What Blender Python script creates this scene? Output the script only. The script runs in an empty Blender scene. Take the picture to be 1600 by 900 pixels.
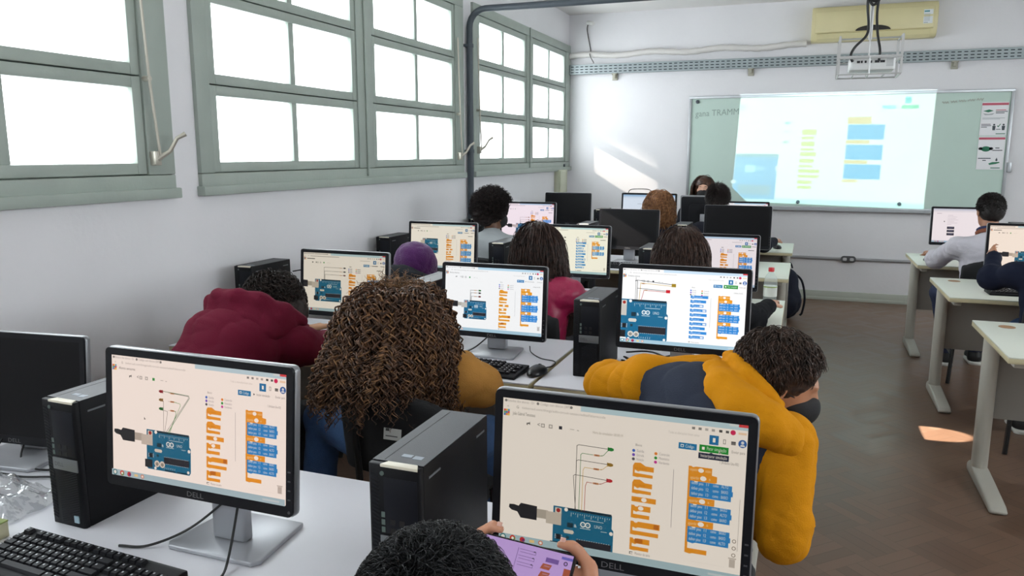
import bpy, bmesh, math, random
import numpy as np
from mathutils import Vector, Matrix, Euler
sc = bpy.context.scene
COL = sc.collection
random.seed(7); rng = np.random.default_rng(7)
PI = math.pi
EXPO = 3.0                      # view exposure, in stops
EM = 2.0 ** -EXPO               # emission that shows at its own value

# ------------------------------------------------------------------ materials
def lin(c):
    if isinstance(c, str):
        c = [int(c[i:i+2], 16) / 255 for i in (0, 2, 4)]
    return tuple(x / 12.92 if x <= .04045 else ((x + .055) / 1.055) ** 2.4 for x in c)
_M = {}
def newmat(name):
    m = bpy.data.materials.new(name); m.use_nodes = True
    nt = m.node_tree
    return m, nt, nt.nodes, nt.links, nt.nodes['Principled BSDF']
def mat(name, col, rough=.5, metal=0., bump=0., bscale=60., var=0., vscale=8., coat=0., spec=.5, sheen=0., detail=4.):
    """procedural principled material: noise colour variation and noise bump"""
    if name in _M: return _M[name]
    m, nt, N, L, b = newmat(name)
    c = lin(col)
    b.inputs['Base Color'].default_value = (*c, 1)
    b.inputs['Roughness'].default_value = rough
    b.inputs['Metallic'].default_value = metal
    b.inputs['Specular IOR Level'].default_value = spec
    if coat: b.inputs['Coat Weight'].default_value = coat
    if sheen:
        b.inputs['Sheen Weight'].default_value = sheen
        b.inputs['Sheen Roughness'].default_value = .5
    tc = N.new('ShaderNodeTexCoord')
    if var:
        n = N.new('ShaderNodeTexNoise'); n.inputs['Scale'].default_value = vscale; n.inputs['Detail'].default_value = detail
        L.new(tc.outputs['Object'], n.inputs['Vector'])
        r = N.new('ShaderNodeValToRGB'); r.color_ramp.elements[0].position = .3; r.color_ramp.elements[1].position = .7
        r.color_ramp.elements[0].color = (*[x * (1 - var) for x in c], 1)
        r.color_ramp.elements[1].color = (*[min(1, x * (1 + var)) for x in c], 1)
        L.new(n.outputs['Fac'], r.inputs['Fac']); L.new(r.outputs['Color'], b.inputs['Base Color'])
    if bump:
        n2 = N.new('ShaderNodeTexNoise'); n2.inputs['Scale'].default_value = bscale; n2.inputs['Detail'].default_value = detail
        L.new(tc.outputs['Object'], n2.inputs['Vector'])
        bp = N.new('ShaderNodeBump'); bp.inputs['Strength'].default_value = bump; bp.inputs['Distance'].default_value = .01
        L.new(n2.outputs['Fac'], bp.inputs['Height']); L.new(bp.outputs['Normal'], b.inputs['Normal'])
    _M[name] = m
    return m
def emit(col, k=1.0):
    """a lit patch of a display"""
    key = ('emit', col, round(k, 3))
    if key in _M: return _M[key]
    m, nt, N, L, b = newmat('display_%s' % (col if isinstance(col, str) else 'c'))
    c = lin(col)
    b.inputs['Base Color'].default_value = (.015, .015, .017, 1)
    b.inputs['Roughness'].default_value = .35
    b.inputs['Specular IOR Level'].default_value = .25
    b.inputs['Emission Color'].default_value = (*c, 1)
    b.inputs['Emission Strength'].default_value = EM * k
    _M[key] = m
    return m

# ------------------------------------------------------------------ objects
def link(o, parent=None):
    COL.objects.link(o)
    if parent is not None: o.parent = parent
    return o
def tag(o, label=None, cat=None, group=None, kind=None):
    if label: o['label'] = label
    if cat: o['category'] = cat
    if group: o['group'] = group
    if kind: o['kind'] = kind
    return o
def thing(name, label, cat, loc=(0, 0, 0), rz=0., group=None):
    o = bpy.data.objects.new(name, None); o.empty_display_size = .05
    o.location = loc; o.rotation_euler = (0, 0, rz)
    return tag(link(o), label, cat, group)
def np_mesh(name, V, F, mats, mi=None, smooth=True):
    """mesh from arrays; F is one (n,k) array or a list of polygons"""
    me = bpy.data.meshes.new(name)
    V = np.asarray(V, np.float32)
    if isinstance(F, np.ndarray):
        n, k = F.shape
        me.vertices.add(len(V)); me.vertices.foreach_set('co', V.ravel())
        me.loops.add(n * k); me.loops.foreach_set('vertex_index', F.astype(np.int32).ravel())
        me.polygons.add(n)
        me.polygons.foreach_set('loop_start', np.arange(0, n * k, k, dtype=np.int32))
    else:
        me.from_pydata([tuple(v) for v in V], [], F)
    for m in (mats if isinstance(mats, (list, tuple)) else [mats]): me.materials.append(m)
    if mi is not None: me.polygons.foreach_set('material_index', np.asarray(mi, np.int32))
    me.polygons.foreach_set('use_smooth', np.full(len(me.polygons), smooth, dtype=bool))
    me.update(calc_edges=True); me.validate()
    return me
def np_obj(name, V, F, mats, parent=None, mi=None, smooth=True):
    return link(bpy.data.objects.new(name, np_mesh(name, V, F, mats, mi, smooth)), parent)

class MB:
    """collects boxes, tubes and prisms, then links them as ONE mesh"""
    def __init__(s): s.v = []; s.f = []; s.m = []
    def add(s, vs, fs, mi=0):
        n = len(s.v); s.v += [tuple(v) for v in vs]
        for f in fs: s.f.append([i + n for i in f]); s.m.append(mi)
        return s
    def box(s, c, d, rot=None, mi=0):
        x, y, z = d[0] / 2, d[1] / 2, d[2] / 2
        vs = [Vector(p) for p in ((-x,-y,-z),(x,-y,-z),(x,y,-z),(-x,y,-z),(-x,-y,z),(x,-y,z),(x,y,z),(-x,y,z))]
        if rot is not None:
            R = rot if isinstance(rot, Matrix) else Euler(rot).to_matrix()
            vs = [R @ v for v in vs]
        c = Vector(c)
        return s.add([v + c for v in vs], [(3,2,1,0),(4,5,6,7),(0,1,5,4),(1,2,6,5),(2,3,7,6),(3,0,4,7)], mi)
    def span(s, a, b, mi=0):
        return s.box([(a[i] + b[i]) / 2 for i in range(3)], [abs(b[i] - a[i]) for i in range(3)], None, mi)
    def tube(s, pts, r, n=8, mi=0, caps=True):
        pts = [Vector(p) for p in pts]; m = len(pts)
        rs = r if isinstance(r, (list, tuple)) else [r] * m
        vs = []; prev = None
        for i, p in enumerate(pts):
            t = (pts[min(i + 1, m - 1)] - pts[max(i - 1, 0)])
            t = t.normalized() if t.length > 1e-9 else Vector((0, 0, 1))
            if prev is None:
                a = Vector((0, 0, 1)) if abs(t.z) < .9 else Vector((1, 0, 0))
                u = t.cross(a).normalized()
            else:
                u = (prev - t * prev.dot(t))
                u = u.normalized() if u.length > 1e-6 else t.orthogonal().normalized()
            prev = u; w = t.cross(u)
            vs += [p + (u * math.cos(2*PI*k/n) + w * math.sin(2*PI*k/n)) * rs[i] for k in range(n)]
        fs = [(i*n+k, i*n+(k+1) % n, (i+1)*n+(k+1) % n, (i+1)*n+k) for i in range(m - 1) for k in range(n)]
        if caps: fs += [tuple(range(n))[::-1], tuple((m-1)*n + k for k in range(n))]
        return s.add(vs, fs, mi)
    def lathe(s, prof, c=(0, 0, 0), n=20, mi=0, R=None):
        vs = []
        for r, z in prof:
            for k in range(n):
                v = Vector((r * math.cos(2*PI*k/n), r * math.sin(2*PI*k/n), z))
                if R is not None: v = R @ v
                vs.append(v + Vector(c))
        m = len(prof)
        fs = [(i*n+k, i*n+(k+1) % n, (i+1)*n+(k+1) % n, (i+1)*n+k) for i in range(m - 1) for k in range(n)]
        fs += [tuple(range(n))[::-1], tuple((m-1)*n + k for k in range(n))]
        return s.add(vs, fs, mi)
    def prism(s, poly, a0, a1, axis=2, mi=0):
        """polygon extruded along axis from a0 to a1; poly gives the two other coordinates in order"""
        def mk(p, a):
            q = [p[0], p[1]]; q.insert(axis, a); return q
        n = len(poly)
        vs = [mk(p, a0) for p in poly] + [mk(p, a1) for p in poly]
        fs = [tuple(range(n))[::-1], tuple(range(n, 2*n))] + [(i, (i+1) % n, n+(i+1) % n, n+i) for i in range(n)]
        return s.add(vs, fs, mi)
    def xf(s, M):
        s.v = [tuple(M @ Vector(v)) for v in s.v]; return s
    def build(s, name, mats, parent=None, bevel=0., seg=2, smooth=False, angle=35):
        me = bpy.data.meshes.new(name); me.from_pydata(s.v, [], s.f)
        for m in (mats if isinstance(mats, (list, tuple)) else [mats]): me.materials.append(m)
        me.polygons.foreach_set('material_index', s.m)
        bm = bmesh.new(); bm.from_mesh(me); bmesh.ops.recalc_face_normals(bm, faces=bm.faces)
        if bevel:
            es = [e for e in bm.edges if len(e.link_faces) == 2 and e.calc_face_angle(0) > math.radians(angle)]
            bmesh.ops.bevel(bm, geom=es, offset=bevel, segments=seg, affect='EDGES', profile=.5, clamp_overlap=True)
        bm.to_mesh(me); bm.free()
        if smooth or bevel:
            me.polygons.foreach_set('use_smooth', [True] * len(me.polygons))
            me.set_sharp_from_angle(angle=math.radians(40))
        me.update()
        return link(bpy.data.objects.new(name, me), parent)
def rrect(w, h, r, n=4, cx=0, cy=0):
    out = []
    for sx, sy, a0 in ((1, 1, 0), (-1, 1, 90), (-1, -1, 180), (1, -1, 270)):
        for k in range(n + 1):
            a = math.radians(a0 + 90 * k / n)
            out.append((cx + sx * (w/2 - r) + r * math.cos(a), cy + sy * (h/2 - r) + r * math.sin(a)))
    return out
def bez(P, n=8):
    """Catmull-Rom through the points"""
    P = [Vector(p) for p in P]; Q = [P[0]*2 - P[1]] + P + [P[-1]*2 - P[-2]]; out = []
    for i in range(1, len(Q) - 2):
        for k in range(n):
            t = k / n; a, b, c, d = Q[i-1], Q[i], Q[i+1], Q[i+2]
            out.append(.5*((2*b) + (c-a)*t + (2*a-5*b+4*c-d)*t*t + (3*b-a-3*c+d)*t**3))
    out.append(P[-1]); return out
def dup(root, loc, rz=None, label=None, group=None):
    r = root.copy(); COL.objects.link(r); r.location = loc
    if rz is not None: r.rotation_euler = (0, 0, rz)
    if label: r['label'] = label
    if group: r['group'] = group
    for ch in list(root.children):
        c = ch.copy(); COL.objects.link(c); c.parent = r
        for g in list(ch.children):
            d = g.copy(); COL.objects.link(d); d.parent = c
    return r

# ------------------------------------------------------------------ lettering
_T = {}
def text_geo(s, bold=False):
    """flat letters, height of a capital = 1"""
    if s in _T: return _T[s]
    cu = bpy.data.curves.new('lettering', 'FONT'); cu.body = s; cu.size = 1.0; cu.resolution_u = 2
    o = bpy.data.objects.new('lettering', cu); COL.objects.link(o)
    dg = bpy.context.evaluated_depsgraph_get(); dg.update()
    me = bpy.data.meshes.new_from_object(o.evaluated_get(dg))
    V = [(v.co.x / .69, v.co.y / .69) for v in me.vertices]; F = [list(p.vertices) for p in me.polygons]
    bpy.data.objects.remove(o); bpy.data.curves.remove(cu); bpy.data.meshes.remove(me)
    w = max((v[0] for v in V), default=1)
    _T[s] = (V, F, w); return _T[s]
SKY = 1.2; BEAM = 30.0
# ------------------------------------------------------------------ soft bodies: signed distance fields and surface nets
def nrm(v):
    v = np.asarray(v, float); return v / max(1e-9, np.linalg.norm(v))
def A(*v): return np.array(v, float)
def cap(a, b, ra, rb=None, k=.03): return ('c', np.asarray(a, float), np.asarray(b, float), ra, ra if rb is None else rb, k)
def ell(c, r, B=None, k=.03): return ('e', np.asarray(c, float), np.asarray(r, float), np.eye(3) if B is None else np.asarray(B, float), 0, k)
def cut(p): return ('cut', p)
def chain(pts, rs, k=.02): return [cap(pts[i], pts[i+1], rs[i], rs[i+1], k) for i in range(len(pts) - 1)]
def _bb(p):
    if p[0] == 'c':
        r = max(p[3], p[4]); return np.minimum(p[1], p[2]) - r, np.maximum(p[1], p[2]) + r
    r = p[2].max(); return p[1] - r, p[1] + r
def sdf_field(prims, vs):
    adds = [p for p in prims if p[0] != 'cut']
    bbs = [_bb(p) for p in adds]
    lo = np.min([b[0] for b in bbs], 0) - 4 * vs; hi = np.max([b[1] for b in bbs], 0) + 4 * vs
    n = np.ceil((hi - lo) / vs).astype(int) + 1
    F = np.full(n, .06, np.float32)
    ax = [(lo[i] + vs * np.arange(n[i])).astype(np.float32) for i in range(3)]
    for p in prims:
        sub = p[0] == 'cut'
        q = p[1] if sub else p
        b0, b1 = _bb(q); k = q[5]; mg = .06 + k
        i0 = np.clip(np.floor((b0 - mg - lo) / vs).astype(int), 0, n); i1 = np.clip(np.ceil((b1 + mg - lo) / vs).astype(int) + 1, 0, n)
        if (i1 <= i0).any(): continue
        sl = tuple(slice(i0[i], i1[i]) for i in range(3))
        X = ax[0][sl[0]][:, None, None]; Y = ax[1][sl[1]][None, :, None]; Z = ax[2][sl[2]][None, None, :]
        if q[0] == 'c':
            a, b = q[1], q[2]; d = b - a; dd = max(1e-9, d @ d)
            t = np.clip(((X-a[0])*d[0] + (Y-a[1])*d[1] + (Z-a[2])*d[2]) / dd, 0, 1)
            D = np.sqrt((X-a[0]-t*d[0])**2 + (Y-a[1]-t*d[1])**2 + (Z-a[2]-t*d[2])**2) - (q[3] + (q[4]-q[3])*t)
        else:
            c, r, B = q[1], q[2], q[3]
            x, y, z = X-c[0], Y-c[1], Z-c[2]
            u = [(x*B[i][0] + y*B[i][1] + z*B[i][2]) for i in range(3)]
            k0 = np.sqrt(sum((u[i]/r[i])**2 for i in range(3))) + 1e-6
            k1 = np.sqrt(sum((u[i]/r[i]**2)**2 for i in range(3))) + 1e-6
            D = k0*(k0-1)/k1
        S = F[sl]
        if sub:
            D = -D; h = np.clip(.5 - .5*(S-D)/k, 0, 1); F[sl] = S*(1-h) + D*h + k*h*(1-h)
        else:
            h = np.clip(.5 + .5*(S-D)/k, 0, 1); F[sl] = S*(1-h) + D*h - k*h*(1-h)
    return F, lo, ax
def surf_nets(F, lo, vs):
    n = np.array(F.shape); I = F < 0
    c = np.zeros(n - 1, np.int8)
    off = [(i, j, k) for i in (0, 1) for j in (0, 1) for k in (0, 1)]
    for o in off: c += I[o[0]:n[0]-1+o[0], o[1]:n[1]-1+o[1], o[2]:n[2]-1+o[2]]
    act = (c > 0) & (c < 8); idx = np.argwhere(act)
    ids = np.full(n - 1, -1, np.int32); ids[tuple(idx.T)] = np.arange(len(idx))
    val = np.stack([F[idx[:, 0]+o[0], idx[:, 1]+o[1], idx[:, 2]+o[2]] for o in off], 1)
    P = np.zeros((len(idx), 3)); cnt = np.zeros(len(idx))
    for a in range(8):
        for ax_ in range(3):
            if off[a][ax_] == 0:
                b = off.index(tuple(off[a][i] + (i == ax_) for i in range(3)))
                va, vb = val[:, a], val[:, b]; m = (va < 0) != (vb < 0)
                t = np.where(m, va / np.where(m, va - vb, 1), 0)
                q = np.repeat(np.array(off[a], float)[None], len(idx), 0); q[:, ax_] += t
                P += q * m[:, None]; cnt += m
    V = lo + (idx + P / cnt[:, None]) * vs
    Q = []
    for ax_ in range(3):
        u, w = (ax_ + 1) % 3, (ax_ + 2) % 3
        s0 = [slice(1, -1)] * 3; s1 = [slice(1, -1)] * 3
        s0[ax_] = slice(0, -1); s1[ax_] = slice(1, None)
        for flip in (0, 1):
            a, b = I[tuple(s0)], I[tuple(s1)]
            E = np.argwhere((a & ~b) if not flip else (~a & b))
            if not len(E): continue
            base = E.copy(); base[:, u] += 1; base[:, w] += 1
            def g(du, dw):
                t = base.copy(); t[:, u] -= du; t[:, w] -= dw; return ids[tuple(t.T)]
            q = np.stack([g(1, 1), g(0, 1), g(0, 0), g(1, 0)], 1)
            Q.append(q[:, ::-1] if flip else q)
    return V, np.concatenate(Q)
def relax(V, Q, it=2, lam=.5):
    n = len(V); a = np.concatenate([Q[:, [i, (i+1) % 4]] for i in range(4)]); a = np.concatenate([a, a[:, ::-1]])
    for _ in range(it):
        S = np.stack([np.bincount(a[:, 0], V[a[:, 1], i], n) for i in range(3)], 1); c = np.bincount(a[:, 0], minlength=n)
        V = V + lam * (S / np.maximum(c, 1)[:, None] - V)
    return V
def vnoise(P, f, seed=0):
    """cheap smooth pseudo-noise of points, about -1..1"""
    r = np.random.default_rng(seed); out = 0
    for _ in range(5):
        d = r.normal(size=3); d /= np.linalg.norm(d)
        out = out + np.sin(P @ d * f * r.uniform(.6, 1.5) + r.uniform(0, 6.28))
    return out / 3.2
def vnormals(V, Q):
    fn = np.cross(V[Q[:, 2]] - V[Q[:, 0]], V[Q[:, 3]] - V[Q[:, 1]])
    N = np.zeros_like(V)
    for i in range(4): np.add.at(N, Q[:, i], fn)
    return N / np.maximum(1e-12, np.linalg.norm(N, axis=1))[:, None]
def blob(name, prims, mats, parent=None, vs=.008, it=2, wr=0., wf=40., seed=1, mfun=None, org=(0, 0, 0)):
    """one continuous surface over all primitives; wr adds folds; mfun gives a material per face centre"""
    F, lo, ax = sdf_field(prims, vs)
    V, Q = surf_nets(F, lo, vs); V = relax(V, Q, it)
    if wr:
        N = vnormals(V, Q); rg = (1 - np.abs(vnoise(V * A(1, 1, .7), wf * 1.3, seed))) ** 3 + .5 * (1 - np.abs(vnoise(V * A(.7, 1, 1.2), wf * 2.1, seed + 5))) ** 3
        V = V + N * (wr * .4 * vnoise(V, wf, seed) + wr * (.6 - rg))[:, None]
    mi = None
    if mfun is not None: mi = mfun(V[Q].mean(1))
    return np_obj(name, V - np.asarray(org, float), Q, mats, parent, mi)
def strands(name, P, R, mats, parent=None, sides=3, org=(0, 0, 0)):
    """P (n,m,3) hair paths, R (m,) or (n,m) radii: all strands as one mesh"""
    n, m, _ = P.shape
    R = np.asarray(R, float)
    if R.ndim == 1 and len(R) != m: R = np.interp(np.linspace(0, 1, m), np.linspace(0, 1, len(R)), R)
    R = np.broadcast_to(R, (n, m))
    T = np.gradient(P, axis=1); T /= np.maximum(1e-9, np.linalg.norm(T, axis=2, keepdims=True))
    up = np.where(np.abs(T[..., 2:3]) < .9, A(0, 0, 1), A(1, 0, 0))
    U = np.cross(T, up); U /= np.maximum(1e-9, np.linalg.norm(U, axis=2, keepdims=True)); W = np.cross(T, U)
    ang = 2 * PI * np.arange(sides) / sides
    V = P[:, :, None] + (U[:, :, None]*np.cos(ang)[:, None] + W[:, :, None]*np.sin(ang)[:, None]) * R[:, :, None, None]
    i = np.arange(n)[:, None, None] * (m * sides); j = np.arange(m-1)[None, :, None] * sides; k = np.arange(sides)[None, None, :]
    k2 = (k + 1) % sides
    F = np.stack([i+j+k, i+j+k2, i+j+sides+k2, i+j+sides+k], -1).reshape(-1, 4)
    return np_obj(name, V.reshape(-1, 3) - np.asarray(org, float), F, mats, parent)
# ------------------------------------------------------------------ render settings, camera, daylight
sc.view_settings.view_transform = 'Standard'; sc.view_settings.look = 'None'
sc.view_settings.gamma = 1; sc.view_settings.exposure = EXPO; sc.view_settings.use_curve_mapping = False
sc.cycles.use_denoising = True
try: sc.cycles.denoiser = 'OPENIMAGEDENOISE'
except Exception: pass
sc.cycles.max_bounces = 8; sc.cycles.diffuse_bounces = 5; sc.cycles.transparent_max_bounces = 12
sc.cycles.sample_clamp_indirect = 6; sc.cycles.caustics_reflective = False; sc.cycles.caustics_refractive = False

cam = bpy.data.cameras.new('camera'); cam.sensor_width = 36; cam.sensor_fit = 'HORIZONTAL'; cam.lens = 36 * 1215 / 1600
cam.clip_start = .02; cam.clip_end = 200
co = link(bpy.data.objects.new('camera', cam))
_p = np.array([462., -210., 1215.]); _fy = _p / np.linalg.norm(_p)
_wz = np.cross(_p, [1, 0, 0]); _wz /= np.linalg.norm(_wz)
if _wz[1] > 0: _wz = -_wz
_wx = np.cross(_fy, _wz)
if _wx[0] < 0: _wx = -_wx
_R = np.stack([_wx, _fy, _wz], 1)                # world axes in the camera (x right, y down, z ahead)
_M3 = Matrix((_R.T @ np.diag([1., -1., -1.])).tolist())
co.matrix_world = Matrix.Translation((0, 0, 1.56)) @ _M3.to_4x4()
sc.camera = co

w = bpy.data.worlds.new('overcast_sky'); sc.world = w; w.use_nodes = True
bg = w.node_tree.nodes['Background']; bg.inputs['Color'].default_value = (.93, .97, 1., 1); bg.inputs['Strength'].default_value = SKY

# ------------------------------------------------------------------ surfaces
WX, FY, CZ, RX, BY = -2.65, 8.95, 3.12, 3.7, -4.2
M_wall = mat('wall_paint', 'e2e1e4', .6, bump=.12, bscale=35, var=.025, vscale=1.7)
M_ceil = mat('ceiling_paint', 'dcdad8', .8, var=.03, vscale=1.2)
M_frame = mat('window_paint', '9fa9a1', .45, bump=.1, bscale=50, var=.05, vscale=5)
M_steel = mat('brushed_steel', 'c4c6c8', .35, metal=.9)
M_dark = mat('dark_pipe_paint', '454d55', .5)
def glass_pane_mat():
    m, nt, N, L, b = newmat('frosted_window_glass')
    N.remove(b); out = N['Material Output']
    t = N.new('ShaderNodeBsdfTransparent'); t.inputs[0].default_value = (.97, .98, .98, 1)
    d = N.new('ShaderNodeBsdfTranslucent'); d.inputs[0].default_value = (.9, .93, .93, 1)
    g = N.new('ShaderNodeBsdfGlossy'); g.inputs['Roughness'].default_value = .3
    a = N.new('ShaderNodeMixShader'); a.inputs[0].default_value = .12
    c = N.new('ShaderNodeMixShader'); c.inputs[0].default_value = .04
    L.new(t.outputs[0], a.inputs[1]); L.new(d.outputs[0], a.inputs[2])
    L.new(a.outputs[0], c.inputs[1]); L.new(g.outputs[0], c.inputs[2]); L.new(c.outputs[0], out.inputs[0])
    return m
M_pane = glass_pane_mat()
def parquet_mat():
    m, nt, N, L, b = newmat('parquet_floor')
    def node(t, **k):
        n = N.new(t)
        for a, v in k.items(): setattr(n, a, v)
        return n
    tc = node('ShaderNodeTexCoord'); mp = node('ShaderNodeMapping'); mp.inputs['Rotation'].default_value = (0, 0, math.radians(45))
    L.new(tc.outputs['Object'], mp.inputs['Vector'])
    T = .22                                             # one parquet square of four strips
    ck = node('ShaderNodeTexChecker'); ck.inputs['Scale'].default_value = 1 / T; L.new(mp.outputs[0], ck.inputs['Vector'])
    sep = node('ShaderNodeSeparateXYZ'); L.new(mp.outputs[0], sep.inputs[0])
    sw = node('ShaderNodeMix', data_type='FLOAT'); L.new(ck.outputs['Fac'], sw.inputs['Factor']); L.new(sep.outputs['X'], sw.inputs[2]); L.new(sep.outputs['Y'], sw.inputs[3])
    def mth(op, a, bv=None, lnk=None):
        n = node('ShaderNodeMath', operation=op); L.new(a, n.inputs[0])
        if lnk is not None: L.new(lnk, n.inputs[1])
        elif bv is not None: n.inputs[1].default_value = bv
        return n.outputs[0]
    strip = mth('FLOOR', mth('MULTIPLY', sw.outputs[0], 4 / T))
    cx = mth('FLOOR', mth('MULTIPLY', sep.outputs['X'], 1 / T)); cy = mth('FLOOR', mth('MULTIPLY', sep.outputs['Y'], 1 / T))
    cmb = node('ShaderNodeCombineXYZ'); L.new(cx, cmb.inputs[0]); L.new(cy, cmb.inputs[1]); L.new(strip, cmb.inputs[2])
    wn = node('ShaderNodeTexWhiteNoise', noise_dimensions='3D'); L.new(cmb.outputs[0], wn.inputs['Vector'])
    cr = node('ShaderNodeValToRGB'); e = cr.color_ramp.elements
    e[0].color = (*lin('705747'), 1); e[1].color = (*lin('816756'), 1)
    L.new(wn.outputs['Value'], cr.inputs[0])
    nz = node('ShaderNodeTexNoise'); nz.inputs['Scale'].default_value = 1.3; nz.inputs['Detail'].default_value = 6
    L.new(tc.outputs['Object'], nz.inputs['Vector'])
    mx = node('ShaderNodeMix', data_type='RGBA', blend_type='MULTIPLY'); mx.inputs['Factor'].default_value = .5
    L.new(cr.outputs[0], mx.inputs[6]); L.new(nz.outputs['Fac'], mx.inputs[7])
    mx2 = node('ShaderNodeMix', data_type='RGBA', blend_type='MIX'); mx2.inputs['Factor'].default_value = .35
    L.new(cr.outputs[0], mx2.inputs[6]); L.new(mx.outputs[2], mx2.inputs[7])
    # dark joint between strips
    fr = mth('FRACT', mth('MULTIPLY', sw.outputs[0], 4 / T)); jd = mth('LESS_THAN', mth('ABSOLUTE', mth('SUBTRACT', fr, .5)), .47)
    mj = node('ShaderNodeMix', data_type='RGBA', blend_type='MULTIPLY'); mj.inputs['Factor'].default_value = 1
    jr = node('ShaderNodeMapRange'); jr.inputs['To Min'].default_value = .70; jr.inputs['To Max'].default_value = 1; L.new(jd, jr.inputs[0])
    L.new(mx2.outputs[2], mj.inputs[6]); L.new(jr.outputs[0], mj.inputs[7]); L.new(mj.outputs[2], b.inputs['Base Color'])
    rr = node('ShaderNodeMapRange'); rr.inputs['To Min'].default_value = .30; rr.inputs['To Max'].default_value = .42
    L.new(wn.outputs['Value'], rr.inputs[0]); L.new(rr.outputs[0], b.inputs['Roughness'])
    ad = node('ShaderNodeMix', data_type='FLOAT'); ad.inputs['Factor'].default_value = .5
    L.new(wn.outputs['Value'], ad.inputs[2]); L.new(nz.outputs['Fac'], ad.inputs[3])
    bp = node('ShaderNodeBump'); bp.inputs['Strength'].default_value = .08; bp.inputs['Distance'].default_value = .004
    L.new(ad.outputs[0], bp.inputs['Height']); L.new(bp.outputs[0], b.inputs['Normal'])
    b.inputs['Specular IOR Level'].default_value = .40
    return m
M_floor = parquet_mat()

def struct(name, mb, m, parent=None, **k):
    o = mb.build(name, m, parent, **k)
    if parent is None: o['kind'] = 'structure'
    return o
struct('floor', MB().span((WX - .25, BY - .1, -.1), (RX + .1, FY + .1, 0)), M_floor)
struct('ceiling', MB().span((WX - .25, BY - .1, CZ), (RX + .1, FY + .1, CZ + .12)), M_ceil)
WINS = [(-3.41, -.41), (-.25, 2.75), (2.91, 5.91), (6.11, 8.95)]; Z0, Z1 = 1.39, 2.78
mb = MB()
mb.span((WX - .25, BY, 0), (WX, FY + .1, Z0)).span((WX - .25, BY, Z1), (WX, FY + .1, CZ))
ys = [BY] + [y for a in WINS for y in a] + [FY + .1]
for i in range(0, len(ys), 2):
    if ys[i+1] - ys[i] > .01: mb.span((WX - .25, ys[i], Z0), (WX, ys[i+1], Z1))
struct('wall_left', mb, M_wall)
struct('wall_front', MB().span((WX, FY, 0), (RX, FY + .1, CZ)), M_wall)
ADDED_RW = [(-3.2, -.6), (.6, 3.2), (4.4, 7.0)]; RZ0, RZ1 = 1.5, 2.7       # unseen windows added to the right wall for extra light
mb = MB().span((RX, BY, 0), (RX + .1, FY, RZ0)).span((RX, BY, RZ1), (RX + .1, FY, CZ))
ys = [BY] + [y for a in ADDED_RW for y in a] + [FY]
for i in range(0, len(ys), 2): mb.span((RX, ys[i], RZ0), (RX + .1, ys[i+1], RZ1))
struct('wall_right', mb, M_wall)
struct('wall_back', MB().span((WX, BY - .1, 0), (RX + .1, BY, CZ)), M_wall)
M_base = mat('baseboard_paint', 'b7bcb2', .5)
struct('baseboard_front', MB().span((WX, FY - .018, 0), (RX, FY, .10)).span((WX, FY - .026, 0), (RX, FY - .018, .035)), M_base, bevel=.004)
struct('baseboard_left', MB().span((WX, BY, 0), (WX + .018, FY - .03, .10)), M_base, bevel=.004)

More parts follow.
